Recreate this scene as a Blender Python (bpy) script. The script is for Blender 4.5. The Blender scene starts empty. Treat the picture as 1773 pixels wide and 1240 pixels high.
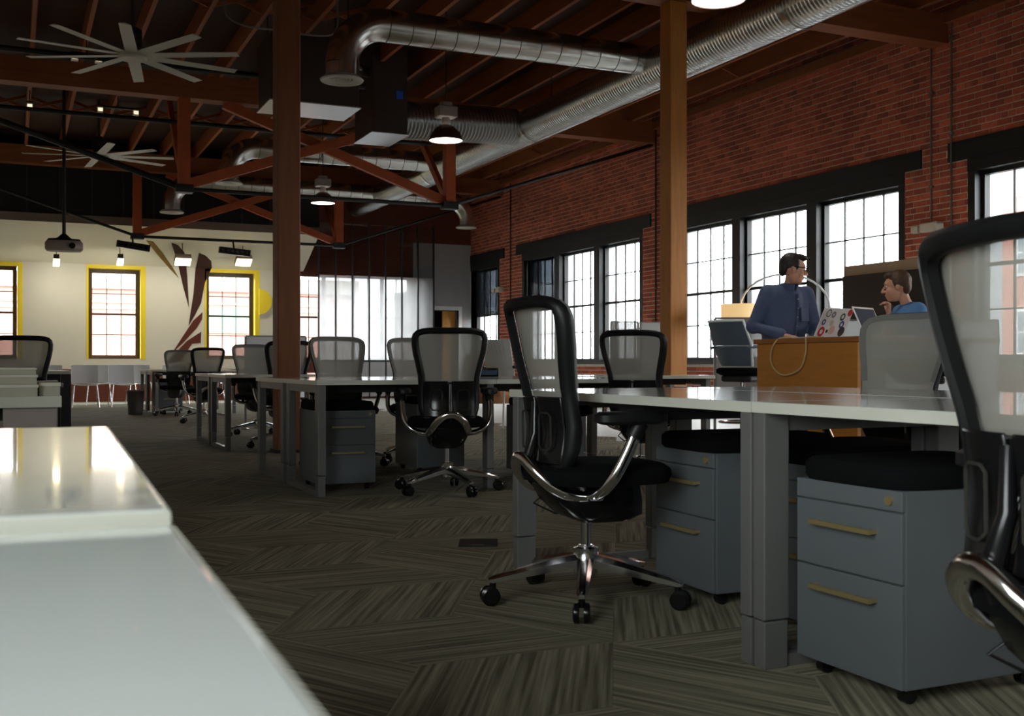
import bpy, bmesh, math, random
import numpy as np
from mathutils import Matrix, Vector
random.seed(7)
SC = bpy.context.scene
COL = SC.collection
R = math.radians

# ------------------------------------------------------------------ camera
HC = 0.84
cam_d = bpy.data.cameras.new('camera'); CAM = bpy.data.objects.new('camera', cam_d); COL.objects.link(CAM)
CAM.location = (0, 0, HC); CAM.rotation_euler = (R(90), 0, R(-24.5))
cam_d.sensor_width = 36; cam_d.lens = 36 * 1900 / 1773; cam_d.shift_y = 10 / 1773
cam_d.clip_start = 0.02; cam_d.clip_end = 400
cam_d.dof.use_dof = True; cam_d.dof.focus_distance = 6.5; cam_d.dof.aperture_fstop = 8.0
SC.camera = CAM

# ------------------------------------------------------------------ sky, exposure
W = bpy.data.worlds.new('overcast_sky'); SC.world = W; W.use_nodes = True
bg = W.node_tree.nodes['Background']; bg.inputs[0].default_value = (0.93, 0.97, 1.0, 1); bg.inputs[1].default_value = 14.0
SC.view_settings.view_transform = 'Standard'; SC.view_settings.look = 'None'
SC.view_settings.gamma = 1; SC.view_settings.use_curve_mapping = False
SC.view_settings.exposure = 0.2
cy = SC.cycles
cy.use_denoising = True
cy.max_bounces = 8; cy.diffuse_bounces = 5; cy.glossy_bounces = 4; cy.transparent_max_bounces = 16; cy.transmission_bounces = 4
cy.sample_clamp_indirect = 6.0; cy.caustics_reflective = False; cy.caustics_refractive = False

# room: x -1.9 .. 10.7, y -6 .. 26, ceiling 5.5 ; daylight portals in the window openings
XL, XR, YN, YF, ZC = -1.9, 10.7, -6.0, 26.0, 5.5
TR = [3.55, 10.4, 17.25, 24.1]          # truss lines
def portal(loc, rot, sx, sy):
    l = bpy.data.lights.new('daylight_portal', 'AREA'); l.shape = 'RECTANGLE'; l.size = sx; l.size_y = sy; l.cycles.is_portal = True
    o = bpy.data.objects.new('daylight_portal', l); o.location = loc; o.rotation_euler = rot; COL.objects.link(o)
for y0, y1 in ((17.6, 22.9), (11.0, 16.55), (4.15, 9.95), (-2.7, 3.1)):
    portal((XR + .35, (y0 + y1) / 2, 2.05), (0, R(90), 0), 2.3, y1 - y0)      # emits toward -x
portal((XL - .35, -.85, 2.05), (0, R(-90), 0), 2.3, 3.7)
portal((4.4, YF + .35, 2.0), (R(-90), 0, 0), 12, 2.3)

# ------------------------------------------------------------------ materials
def lin(c):
    return tuple(((v / 255) / 12.92 if v / 255 <= .04045 else ((v / 255 + .055) / 1.055) ** 2.4) for v in c)
MATS = {}
def mat(name, rgb, rough=.5, metal=0, var=.12, scale=6., bump=0, spec=.5, emit=0, coat=0, stretch=None, trans=0, ecol=None):
    """Principled with a noise-driven tone variation (object space); rgb in sRGB 0-255."""
    m = bpy.data.materials.new(name); m.use_nodes = True; nt = m.node_tree; P = nt.nodes['Principled BSDF']; L = nt.links.new
    c = lin(rgb)
    P.inputs['Roughness'].default_value = rough; P.inputs['Metallic'].default_value = metal
    P.inputs['Specular IOR Level'].default_value = spec
    if coat: P.inputs['Coat Weight'].default_value = coat; P.inputs['Coat Roughness'].default_value = .04
    tc = nt.nodes.new('ShaderNodeTexCoord'); mp = nt.nodes.new('ShaderNodeMapping')
    if stretch: mp.inputs['Scale'].default_value = stretch
    L(tc.outputs['Object'], mp.inputs[0])
    n = nt.nodes.new('ShaderNodeTexNoise'); n.inputs['Scale'].default_value = scale; n.inputs['Detail'].default_value = 4
    L(mp.outputs[0], n.inputs['Vector'])
    mx = nt.nodes.new('ShaderNodeMix'); mx.data_type = 'RGBA'
    mx.inputs['A'].default_value = (*[v * (1 - var) for v in c], 1); mx.inputs['B'].default_value = (*[min(1, v * (1 + var)) for v in c], 1)
    L(n.outputs[0], mx.inputs['Factor']); L(mx.outputs['Result'], P.inputs['Base Color'])
    if bump:
        b = nt.nodes.new('ShaderNodeBump'); b.inputs['Strength'].default_value = bump; b.inputs['Distance'].default_value = .01
        L(n.outputs[0], b.inputs['Height']); L(b.outputs[0], P.inputs['Normal'])
    if emit:
        P.inputs['Emission Color'].default_value = (*lin(ecol or rgb), 1); P.inputs['Emission Strength'].default_value = emit
    if trans:
        t = nt.nodes.new('ShaderNodeBsdfTransparent'); ms = nt.nodes.new('ShaderNodeMixShader'); ms.inputs[0].default_value = trans
        L(P.outputs[0], ms.inputs[1]); L(t.outputs[0], ms.inputs[2]); L(ms.outputs[0], nt.nodes['Material Output'].inputs[0])
    MATS[name] = m
    return m
def glass_mat(name, tint, refl=.06):
    m = bpy.data.materials.new(name); m.use_nodes = True; nt = m.node_tree; nt.nodes.remove(nt.nodes['Principled BSDF']); L = nt.links.new
    t = nt.nodes.new('ShaderNodeBsdfTransparent'); t.inputs[0].default_value = (*tint, 1)
    g = nt.nodes.new('ShaderNodeBsdfGlossy'); g.inputs['Roughness'].default_value = .02
    fr = nt.nodes.new('ShaderNodeLayerWeight'); fr.inputs[0].default_value = .5
    pw = nt.nodes.new('ShaderNodeMath'); pw.operation = 'POWER'; pw.inputs[1].default_value = 5; L(fr.outputs['Facing'], pw.inputs[0])
    ma = nt.nodes.new('ShaderNodeMath'); ma.operation = 'MULTIPLY_ADD'; ma.inputs[1].default_value = .8; ma.inputs[2].default_value = refl; L(pw.outputs[0], ma.inputs[0])
    ms = nt.nodes.new('ShaderNodeMixShader'); L(ma.outputs[0], ms.inputs[0]); L(t.outputs[0], ms.inputs[1]); L(g.outputs[0], ms.inputs[2])
    L(ms.outputs[0], nt.nodes['Material Output'].inputs[0]); MATS[name] = m
    return m
mat('black_plastic', (19, 19, 20), .45, spec=.3); mat('black_gloss', (17, 17, 18), .22, spec=.4); mat('black_fabric', (13, 13, 14), .95, bump=.2, scale=120, spec=.1)
mat('chrome', (232, 232, 234), .15, 1, .03); mat('aluminium', (170, 172, 174), .3, 1, .05)
mat('desk_white', (208, 213, 207), .12, 0, .02, 3, spec=.6, coat=.6); mat('desk_edge', (198, 198, 184), .35, 0, .03)
mat('steel_grey', (101, 101, 98), .42, .15, .05, 14); mat('pedestal_grey', (91, 96, 98), .4, .1, .04, 9)
mat('dark_steel', (52, 52, 54), .5, .2); mat('brass_pull', (176, 158, 110), .35, .7)
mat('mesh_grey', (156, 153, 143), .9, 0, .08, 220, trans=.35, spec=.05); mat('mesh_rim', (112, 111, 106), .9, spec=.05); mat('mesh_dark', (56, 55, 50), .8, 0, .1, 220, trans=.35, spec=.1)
mat('white_plastic', (222, 226, 228), .3, 0, .02); mat('mortar', (226, 212, 194), .95, 0, .25, 9, bump=.3)
mat('plaster_cream', (218, 214, 198), .85, 0, .03, 3)
mat('plaster_grey', (176, 178, 180), .85, 0, .04, 3); mat('window_black', (17, 19, 20), .5, 0, .1); mat('window_brown', (62, 44, 24), .5)
mat('yellow_paint', (240, 214, 40), .55, 0, .04); mat('jamb_white', (216, 224, 228), .6); mat('soffit_trim', (128, 116, 104), .8)
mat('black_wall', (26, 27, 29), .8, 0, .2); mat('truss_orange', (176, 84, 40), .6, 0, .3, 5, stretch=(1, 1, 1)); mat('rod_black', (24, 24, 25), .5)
mat('joist_wood', (156, 86, 40), .75, 0, .35, 3, stretch=(6, .5, 6)); mat('deck_wood', (70, 42, 28), .85, 0, .35, 2.5, stretch=(7, .6, 7), bump=.2)
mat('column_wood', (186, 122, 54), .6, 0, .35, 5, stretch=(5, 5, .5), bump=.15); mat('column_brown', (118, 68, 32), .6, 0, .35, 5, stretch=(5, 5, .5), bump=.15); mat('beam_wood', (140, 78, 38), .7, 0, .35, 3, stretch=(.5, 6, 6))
mat('concrete', (186, 186, 180), .5, 0, .1, 2.5); mat('fan_grey', (186, 184, 172), .5); mat('lamp_housing', (150, 138, 132), .5, .2)
mat('lamp_shade_brown', (80, 46, 34), .4, .3); mat('lamp_lit', (255, 252, 244), .5, emit=9); mat('spot_lit', (255, 236, 190), .5, emit=14)
mat('wood_panel', (190, 124, 48), .5, 0, .18, 4, stretch=(1, 1, 8)); mat('wood_top', (160, 98, 44), .4, 0, .2, 4, stretch=(6, 1, 6))
mat('door_wood', (214, 150, 56), .5, 0, .15, 3, stretch=(8, 8, .6)); mat('tan_board', (186, 164, 136), .7); mat('screen_black', (26, 20, 17), .35)
mat('bin_grey', (84, 84, 80), .6); mat('laptop_silver', (206, 208, 210), .35, .4); mat('laptop_screen', (62, 74, 92), .7, spec=.1); mat('paper', (206, 203, 188), .9)
mat('stool_shell', (92, 104, 118), .4); mat('tan_leather', (168, 124, 84), .6); mat('screen_fabric', (150, 146, 142), .9, 0, .2, 260, trans=.25)
mat('lampshade_lit', (248, 214, 160), .7, emit=.55, ecol=(255, 214, 150)); mat('cable', (196, 176, 120), .5); mat('cardboard', (176, 172, 152), .8)
mat('skin', (214, 160, 132), .55, 0, .05, 20); mat('shirt_navy', (84, 95, 126), .85, 0, .2, 14); mat('tee_blue', (92, 138, 190), .85, 0, .08, 12)
mat('hair_dark', (40, 30, 26), .55, 0, .3, 60, bump=.4); mat('hair_brown', (82, 58, 40), .55, 0, .3, 60, bump=.4); mat('jeans', (44, 50, 66), .9)
mat('ext_brick', (186, 136, 122), .9, 0, .2, 3); mat('ext_stone', (196, 186, 170), .9); mat('ext_frame', (226, 228, 226), .6); mat('ext_pane', (140, 150, 156), .15)
mat('ext_green', (120, 160, 140), .7); mat('asphalt', (96, 96, 96), .95); mat('mural_dark', (60, 30, 22), .9); mat('mural_ochre', (120, 92, 30), .8)
mat('emergency_white', (222, 218, 206), .45); mat('conduit_grey', (128, 122, 114), .45, .5); mat('tape_blue', (20, 90, 190), .6); mat('white_edge', (236, 240, 240), .4)
glass_mat('glass', (.97, .985, .98)); glass_mat('glass_partition', (.86, .88, .88), .05); glass_mat('shade_film', (.10, .11, .12), .03)
def frosted(name):
    m = bpy.data.materials.new(name); m.use_nodes = True; nt = m.node_tree; nt.nodes.remove(nt.nodes['Principled BSDF']); L = nt.links.new
    tl = nt.nodes.new('ShaderNodeBsdfTranslucent'); n = nt.nodes.new('ShaderNodeTexNoise'); n.inputs['Scale'].default_value = 2.0; mr = nt.nodes.new('ShaderNodeMapRange'); mr.inputs[3].default_value = .38; mr.inputs[4].default_value = .66
    L(n.outputs[0], mr.inputs[0]); L(mr.outputs[0], tl.inputs[0]); tr = nt.nodes.new('ShaderNodeBsdfTransparent'); tr.inputs[0].default_value = (.9, .92, .92, 1)
    ms = nt.nodes.new('ShaderNodeMixShader'); ms.inputs[0].default_value = .3; L(tl.outputs[0], ms.inputs[1]); L(tr.outputs[0], ms.inputs[2]); L(ms.outputs[0], nt.nodes['Material Output'].inputs[0]); MATS[name] = m
frosted('frosted_glass')
# sheet-metal duct with fine spiral ridges
def duct_mat(name, axis, freq, bump=.25, rgb=(196, 197, 194)):
    m = mat(name, rgb, .22, 1, .10, 3); nt = m.node_tree; P = nt.nodes['Principled BSDF']
    w = nt.nodes.new('ShaderNodeTexWave'); w.bands_direction = axis; w.inputs['Scale'].default_value = freq; w.wave_profile = 'SIN'
    tc = nt.nodes.new('ShaderNodeTexCoord'); b = nt.nodes.new('ShaderNodeBump'); b.inputs['Strength'].default_value = bump; b.inputs['Distance'].default_value = .02
    nt.links.new(tc.outputs['Object'], w.inputs[0]); nt.links.new(w.outputs['Fac'], b.inputs['Height']); nt.links.new(b.outputs[0], P.inputs['Normal'])
duct_mat('duct_spiral', 'Y', 5.5, .32); duct_mat('duct_branch', 'X', 1.2, .06); duct_mat('duct_plain', 'Z', .4, .02); duct_mat('flex_duct', 'X', 6, .5)
mat('duct_box', (72, 60, 56), .5, .5, .25, 2)
# brick: tone from a per-face attribute + noise
def brick_mat(name, base, dark):
    m = bpy.data.materials.new(name); m.use_nodes = True; nt = m.node_tree; P = nt.nodes['Principled BSDF']; L = nt.links.new
    P.inputs['Roughness'].default_value = .88
    a = nt.nodes.new('ShaderNodeAttribute'); a.attribute_name = 'tone'
    cr = nt.nodes.new('ShaderNodeValToRGB'); e = cr.color_ramp.elements; e[0].color = (*lin(dark), 1); e[1].color = (*lin(base), 1)
    e2 = e.new(.5); e2.color = (*[(p * .55 + q * .45) for p, q in zip(lin(base), lin(dark))], 1)
    L(a.outputs['Fac'], cr.inputs[0])
    tc = nt.nodes.new('ShaderNodeTexCoord'); n = nt.nodes.new('ShaderNodeTexNoise'); n.inputs['Scale'].default_value = 18; n.inputs['Detail'].default_value = 5
    L(tc.outputs['Object'], n.inputs['Vector'])
    n2 = nt.nodes.new('ShaderNodeTexNoise'); n2.inputs['Scale'].default_value = .9; ge = nt.nodes.new('ShaderNodeNewGeometry'); L(ge.outputs['Position'], n2.inputs['Vector'])
    ad = nt.nodes.new('ShaderNodeMath'); L(n.outputs[0], ad.inputs[0]); L(n2.outputs[0], ad.inputs[1])
    mx = nt.nodes.new('ShaderNodeMix'); mx.data_type = 'RGBA'; mx.blend_type = 'MULTIPLY'; mx.inputs['Factor'].default_value = .8
    mr = nt.nodes.new('ShaderNodeMapRange'); mr.inputs[1].default_value = .6; mr.inputs[2].default_value = 1.4; mr.inputs[3].default_value = .5; mr.inputs[4].default_value = 1.25
    L(ad.outputs[0], mr.inputs[0]); L(cr.outputs[0], mx.inputs['A']); L(mr.outputs[0], mx.inputs['B']); L(mx.outputs['Result'], P.inputs['Base Color'])
    b = nt.nodes.new('ShaderNodeBump'); b.inputs['Strength'].default_value = .4; b.inputs['Distance'].default_value = .008; L(n.outputs[0], b.inputs['Height']); L(b.outputs[0], P.inputs['Normal'])
    MATS[name] = m
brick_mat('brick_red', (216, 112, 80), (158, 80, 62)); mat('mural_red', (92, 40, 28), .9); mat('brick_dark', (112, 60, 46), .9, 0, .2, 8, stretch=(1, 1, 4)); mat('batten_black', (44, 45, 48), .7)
# carpet plank: streaks along the plank's length (UV u), tone per plank
def carpet_mat():
    m = bpy.data.materials.new('carpet'); m.use_nodes = True; nt = m.node_tree; P = nt.nodes['Principled BSDF']; L = nt.links.new
    P.inputs['Roughness'].default_value = .95; P.inputs['Specular IOR Level'].default_value = .15
    uv = nt.nodes.new('ShaderNodeUVMap'); mp = nt.nodes.new('ShaderNodeMapping'); mp.inputs['Scale'].default_value = (1.5, 64, 1); L(uv.outputs[0], mp.inputs[0])
    oi = nt.nodes.new('ShaderNodeObjectInfo'); mlt = nt.nodes.new('ShaderNodeMath'); mlt.operation = 'MULTIPLY'; mlt.inputs[1].default_value = 37; L(oi.outputs['Random'], mlt.inputs[0])
    n = nt.nodes.new('ShaderNodeTexNoise'); n.noise_dimensions = '4D'; n.inputs['Scale'].default_value = 1; n.inputs['Detail'].default_value = 3; L(mp.outputs[0], n.inputs['Vector']); L(mlt.outputs[0], n.inputs['W'])
    cr = nt.nodes.new('ShaderNodeValToRGB'); e = cr.color_ramp.elements
    e[0].position = .36; e[0].color = (*lin((90, 86, 70)), 1); e[1].position = .66; e[1].color = (*lin((150, 145, 123)), 1)
    L(n.outputs[0], cr.inputs[0]); L(cr.outputs[0], P.inputs['Base Color'])
    b = nt.nodes.new('ShaderNodeBump'); b.inputs['Strength'].default_value = .3; b.inputs['Distance'].default_value = .004; L(n.outputs[0], b.inputs['Height']); L(b.outputs[0], P.inputs['Normal'])
    MATS['carpet'] = m
carpet_mat()

# ------------------------------------------------------------------ geometry builder
def rotz(a): return Matrix.Rotation(a, 3, 'Z')
class G:
    def __init__(s): s.v = []; s.f = []; s.s = []
    def add(s, vs, fs, smooth=False):
        k = len(s.v); s.v += [tuple(p) for p in vs]; s.f += [tuple(i + k for i in f) for f in fs]; s.s += [smooth] * len(fs); return s
    def bb(s, x0, x1, y0, y1, z0, z1):
        return s.add([(x0, y0, z0), (x1, y0, z0), (x1, y1, z0), (x0, y1, z0), (x0, y0, z1), (x1, y0, z1), (x1, y1, z1), (x0, y1, z1)],
                     [(3, 2, 1, 0), (4, 5, 6, 7), (0, 1, 5, 4), (1, 2, 6, 5), (2, 3, 7, 6), (3, 0, 4, 7)])
    def box(s, c, d, M=None):
        h = [v / 2 for v in d]; g = G().bb(-h[0], h[0], -h[1], h[1], -h[2], h[2]); c = Vector(c)
        return s.add([(M @ Vector(p) if M else Vector(p)) + c for p in g.v], g.f)
    def bar(s, a, b, w, h):
        """rectangular bar from a to b, w across (horizontal), h vertical-ish"""
        a, b = Vector(a), Vector(b); d = (b - a).normalized(); u = Vector((0, 0, 1)) if abs(d.z) < .95 else Vector((0, 1, 0))
        x = d.cross(u).normalized(); y = x.cross(d); vs = []
        for p in (a, b): vs += [p + x * w / 2 * i + y * h / 2 * j for i, j in ((-1, -1), (1, -1), (1, 1), (-1, 1))]
        return s.add(vs, [(3, 2, 1, 0), (4, 5, 6, 7), (0, 1, 5, 4), (1, 2, 6, 5), (2, 3, 7, 6), (3, 0, 4, 7)])
    def tube(s, pts, r, n=10, closed=False, flat=1.0):
        P = [Vector(p) for p in pts]; m = len(P); rr = r if isinstance(r, (list, tuple)) else [r] * m
        T = []
        for i in range(m):
            a = P[i - 1] if (i or closed) else P[0]; b = P[(i + 1) % m] if (i < m - 1 or closed) else P[-1]
            T.append((b - a).normalized())
        u = Vector((0, 0, 1)) if abs(T[0].z) < .9 else Vector((1, 0, 0)); x = T[0].cross(u).normalized(); vs = []
        for i in range(m):
            x = (x - T[i] * x.dot(T[i])).normalized(); y = T[i].cross(x)
            vs += [P[i] + x * math.cos(2 * math.pi * k / n) * rr[i] + y * math.sin(2 * math.pi * k / n) * rr[i] * flat for k in range(n)]
        fs = []
        for i in range(m if closed else m - 1):
            j = (i + 1) % m
            fs += [(i * n + k, i * n + (k + 1) % n, j * n + (k + 1) % n, j * n + k) for k in range(n)]
        s.add(vs, fs, True)
        if not closed: s.add(vs[:n], [tuple(range(n))[::-1]]); s.add(vs[-n:], [tuple(range(n))])
        return s
    def cyl(s, a, b, r, r2=None, n=14): return s.tube([a, b], [r, r if r2 is None else r2], n)
    def lathe(s, prof, n=20, c=(0, 0, 0), caps=True):
        vs = []; m = len(prof)
        for r, z in prof: vs += [(c[0] + r * math.cos(2 * math.pi * k / n), c[1] + r * math.sin(2 * math.pi * k / n), c[2] + z) for k in range(n)]
        s.add(vs, [(i * n + k, i * n + (k + 1) % n, (i + 1) * n + (k + 1) % n, (i + 1) * n + k) for i in range(m - 1) for k in range(n)], True)
        if caps and prof[0][0] > 1e-4: s.add(vs[:n], [tuple(range(n))[::-1]])
        if caps and prof[-1][0] > 1e-4: s.add(vs[-n:], [tuple(range(n))])
        return s
    def loft(s, rings, smooth=True, caps=True, closed=False):
        n = len(rings[0]); m = len(rings); vs = [p for r in rings for p in r]
        s.add(vs, [(i * n + k, i * n + (k + 1) % n, ((i + 1) % m) * n + (k + 1) % n, ((i + 1) % m) * n + k) for i in range(m if closed else m - 1) for k in range(n)], smooth)
        if caps and not closed: s.add(rings[0], [tuple(range(n))[::-1]]); s.add(rings[-1], [tuple(range(n))])
        return s
    def prism(s, poly, t, M=None, smooth=False):
        """polygon in local xy extruded by t along z, placed by 4x4 M"""
        n = len(poly); A = [Vector((p[0], p[1], 0)) for p in poly]; B = [Vector((p[0], p[1], t)) for p in poly]
        vs = [(M @ p if M else p) for p in A + B]
        s.add(vs, [tuple(range(n))[::-1], tuple(range(n, 2 * n))]); s.add(vs, [(k, (k + 1) % n, n + (k + 1) % n, n + k) for k in range(n)], smooth)
        return s
    def ell(s, c, r, nu=14, nv=9, M=None):
        vs = []
        for j in range(nv + 1):
            t = math.pi * j / nv
            for k in range(nu):
                a = 2 * math.pi * k / nu; p = Vector((r[0] * math.sin(t) * math.cos(a), r[1] * math.sin(t) * math.sin(a), r[2] * math.cos(t)))
                vs.append((M @ p if M else p) + Vector(c))
        return s.add(vs, [(j * nu + k, (j + 1) * nu + k, (j + 1) * nu + (k + 1) % nu, j * nu + (k + 1) % nu) for j in range(nv) for k in range(nu)], True)
    def sheet(s, fn, nu, nv, th):
        """solid sheet: fn(i/nu, j/nv) -> (front point, normal)"""
        a, b = [], []
        for j in range(nv + 1):
            for i in range(nu + 1):
                p, nn = fn(i / nu, j / nv); p = Vector(p); nn = Vector(nn).normalized(); a.append(p); b.append(p - nn * th)
        q = lambda i, j: j * (nu + 1) + i; K = len(a); fs = []
        for j in range(nv):
            for i in range(nu): fs += [(q(i, j), q(i + 1, j), q(i + 1, j + 1), q(i, j + 1)), tuple(K + t for t in (q(i, j + 1), q(i + 1, j + 1), q(i + 1, j), q(i, j)))]
        e = [q(i, 0) for i in range(nu + 1)] + [q(nu, j) for j in range(1, nv + 1)] + [q(i, nv) for i in range(nu - 1, -1, -1)] + [q(0, j) for j in range(nv - 1, 0, -1)]
        fs += [(e[(k + 1) % len(e)], e[k], K + e[k], K + e[(k + 1) % len(e)]) for k in range(len(e))]
        return s.add(a + b, fs, True)
    def mesh(s, name, m, sharp=40):
        me = bpy.data.meshes.new(name); me.from_pydata(s.v, [], s.f); me.materials.append(MATS[m] if isinstance(m, str) else m)
        me.polygons.foreach_set('use_smooth', s.s); me.update()
        if any(s.s): me.set_sharp_from_angle(angle=R(sharp))
        return me
def spline(P, n=6, closed=False):
    """Catmull-Rom points through P"""
    P = [Vector(p) for p in P]; m = len(P); out = []
    for i in range(m if closed else m - 1):
        a, b, c, d = (P[(i + k) % m] if closed else P[min(max(i + k, 0), m - 1)] for k in (-1, 0, 1, 2))
        for j in range(n):
            t = j / n; out.append(.5 * (2 * b + (c - a) * t + (2 * a - 5 * b + 4 * c - d) * t * t + (3 * b - a - 3 * c + d) * t ** 3))
    return out if closed else out + [P[-1]]
def link(name, data, parent=None):
    o = bpy.data.objects.new(name, data); COL.objects.link(o)
    if parent: o.parent = parent
    return o
def ob(name, g, m, parent=None, bev=0, seg=2):
    o = link(name, g.mesh(name, m), parent)
    if bev:
        b = o.modifiers.new('edge', 'BEVEL'); b.width = bev; b.segments = seg; b.limit_method = 'ANGLE'; b.angle_limit = R(35)
    return o
def thing(name, label, cat, loc=(0, 0, 0), rz=0, group=None):
    o = link(name, None); o.empty_display_size = .1; o.location = loc; o.rotation_euler = (0, 0, rz); tag(o, label, cat, group); return o
def tag(o, label, cat, group=None, kind=None):
    o['label'] = label; o['category'] = cat
    if group: o['group'] = group
    if kind: o['kind'] = kind
    return o
def struct(name, data=None, label=None):
    o = link(name, data); o['kind'] = 'structure'
    if label: o['label'] = label
    return o
def sob(name, g, m, label=None, bev=0):
    o = ob(name, g, m, None, bev); o['kind'] = 'structure'
    if label: o['label'] = label
    return o
def copy_tree(o, parent=None):
    c = o.copy(); COL.objects.link(c); c.parent = parent
    for ch in o.children: copy_tree(ch, c)
    return c
def dup(root, loc, rz, label, group=None):
    c = copy_tree(root); c.location = loc; c.rotation_euler = (0, 0, rz); c['label'] = label
    if group: c['group'] = group
    return c
# ------------------------------------------------------------------ projection (to pick the largest pieces)
_s, _c = math.sin(R(24.5)), math.cos(R(24.5))
def proj(x, y, z):
    zc = x * _s + y * _c
    if zc < .05: return None
    return 886.5 + 1900 * (x * _c - y * _s) / zc, 630 - 1900 * (z - HC) / zc, zc

# ------------------------------------------------------------------ floor: concrete slab + rhombic carpet planks
floor = sob('floor', G().bb(XL - .45, XR + .45, YN - .4, YF + .4, -.2, -.006), 'concrete', 'pale concrete floor slab carpeted across the desk area')
S_ = .62; cells = []
d0 = Vector((math.cos(R(30)), math.sin(R(30)))) * S_ * math.sqrt(3); d1 = Vector((0, 1)) * S_ * math.sqrt(3)
rh = [Vector((0, 0)), Vector((S_, 0)), Vector((S_ - S_ * .5, S_ * math.sin(R(60)))), Vector((-S_ * .5, S_ * math.sin(R(60))))]
for i in range(-8, 14):
    for j in range(-18, 38):
        c = d0 * i + d1 * j + Vector((.1, .2))
        for k in range(3):
            a = R(120 * k); M2 = Matrix.Rotation(a, 2); cen = c + M2 @ ((rh[0] + rh[2]) / 2)
            xm = 5.9
            if XL + .5 < cen.x < xm and YN + .5 < cen.y < 24.3:
                cells.append((c, k, cen))
def carpet_geo(rhs):
    g = G(); uvs = []
    for c, k in rhs:
        a = R(120 * k); M2 = Matrix.Rotation(a, 2); mid = (rh[0] + rh[2]) / 2
        top = [mid + (p - mid) * .9985 for p in rh]
        vs = [(*(c + M2 @ p), 0) for p in top] + [(*(c + M2 @ p), -.006) for p in top]
        fs = [(0, 1, 2, 3), (0, 4, 5, 1), (1, 5, 6, 2), (2, 6, 7, 3), (3, 7, 4, 0)]; g.add(vs, fs); off = random.random() * 50
        loc = [(p.x + off, p.y + off * 3) for p in top] * 2
        for f in fs: uvs += [loc[q] for q in f]
    me = g.mesh('carpet_plank', 'carpet'); u = me.uv_layers.new(name='UVMap'); u.data.foreach_set('uv', [t for q in uvs for t in q]); return me
def seen(c):
    p = proj(c.x, c.y, 0)
    return (p[2] if p and -60 < p[0] < 1830 and p[1] < 1330 and not (p[0] < 297 + (p[1] - 900) * .8 and p[1] > 740) else 99)
cells.sort(key=lambda t: seen(t[2]))
pm = [carpet_geo([(Vector((0, 0)), k)]) for k in range(3)]
for c, k, cen in cells[:280]:
    o = link('carpet_plank', pm[k], floor); o.location = (c.x, c.y, 0)
rest = link('carpet_field', carpet_geo([(c, k) for c, k, cen in cells[280:]]), floor); rest['kind'] = 'stuff'
cells = None

# ------------------------------------------------------------------ brick wall on the window side
BAYS = [(24.2, YF, 'far'), (17.6, 22.9, ''), (11.0, 16.55, ''), (4.15, 9.95, ''), (-2.7, 1.0, '')]
ZS, ZH, ZT = .9, 3.36, 3.6               # sill, head, lintel top
def wall_with_holes(axis, a0, a1, p0, p1, z0, z1, holes, m, name, label):
    """wall slab along an axis; holes = (b0, b1, za, zb)"""
    g = G(); cut = sorted({a0, a1, *[h[0] for h in holes], *[h[1] for h in holes]})
    for u, v in zip(cut, cut[1:]):
        mid = (u + v) / 2; hs = sorted([(h[2], h[3]) for h in holes if h[0] < mid < h[1]]); z = z0
        spans = []
        for ha, hb in hs: spans.append((z, ha)); z = hb
        spans.append((z, z1))
        for za, zb in spans:
            if zb - za > 1e-4:
                if axis == 'y': g.bb(p0, p1, u, v, za, zb)
                else: g.bb(u, v, p0, p1, za, zb)
    return sob(name, g, m, label)
wr = wall_with_holes('y', YN, YF + .45, XR, XR + .4, -.006, ZC + .3, [(b[0], b[1], ZS, ZH) for b in BAYS], 'mortar', 'wall_right', 'red brick wall with black lintels over wide windows')
CO, BL = .08, .222
bricks = []
def blocked(y0, y1, z0, z1):
    out = [(y0, y1)]
    for b in BAYS:
        for q in ((b[0], b[1], ZS - .07, ZH), (b[0] - .32, min(b[1] + .32, YF), ZH, ZT)):
            if z1 > q[2] + .02 and z0 < q[3] - .02:
                nxt = []
                for u, v in out:
                    if v <= q[0] or u >= q[1]: nxt.append((u, v)); continue
                    if u < q[0] - .03: nxt.append((u, q[0]))
                    if v > q[1] + .03: nxt.append((q[1], v))
                out = nxt
    return out
for r in range(0, 68):
    z0 = r * CO; z1 = z0 + CO - .016; head = (r % 6 == 5); L_ = BL / 2 if head else BL
    y = 2.2 + (.5 * BL if r % 2 else 0) - (.25 * BL if head else 0)
    while y < YF:
        for u, v in blocked(y, min(y + L_ - .014, YF), z0, z1): bricks.append((u, v, z0, z1))
        y += L_
def bsize(b):
    p, q = proj(XR, b[0], b[2]), proj(XR, b[1], b[3])
    if not p or not q: return 0
    x, y = (p[0] + q[0]) / 2, (p[1] + q[1]) / 2
    if not (0 < x < 1773 and 0 < y < 620) or (x > 1585 and y > 385) or (y < 120 - (x - 1335) * .36): return 0
    return abs(p[0] - q[0]) * abs(p[1] - q[1])
bricks.sort(key=bsize, reverse=True)
def brick_geo(bs, tones):
    g = G(); t = []
    for (u, v, z0, z1), tn in zip(bs, tones):
        d = .006 + .006 * random.random(); x = XR - d
        g.add([(XR + .002, u, z0), (XR + .002, v, z0), (XR + .002, v, z1), (XR + .002, u, z1), (x, u, z0), (x, v, z0), (x, v, z1), (x, u, z1)],
              [(4, 7, 6, 5), (0, 4, 5, 1), (1, 5, 6, 2), (2, 6, 7, 3), (3, 7, 4, 0)]); t += [tn] * 5
    me = g.mesh('brick', 'brick_red'); at = me.attributes.new('tone', 'FLOAT', 'FACE'); at.data.foreach_set('value', t); return me
for b in bricks[:290]: link('brick', brick_geo([b], [random.random()]), wr)
rest = link('brickwork', brick_geo(bricks[290:], [random.random() for _ in bricks[290:]]), wr); rest['kind'] = 'stuff'
bricks = None

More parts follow.
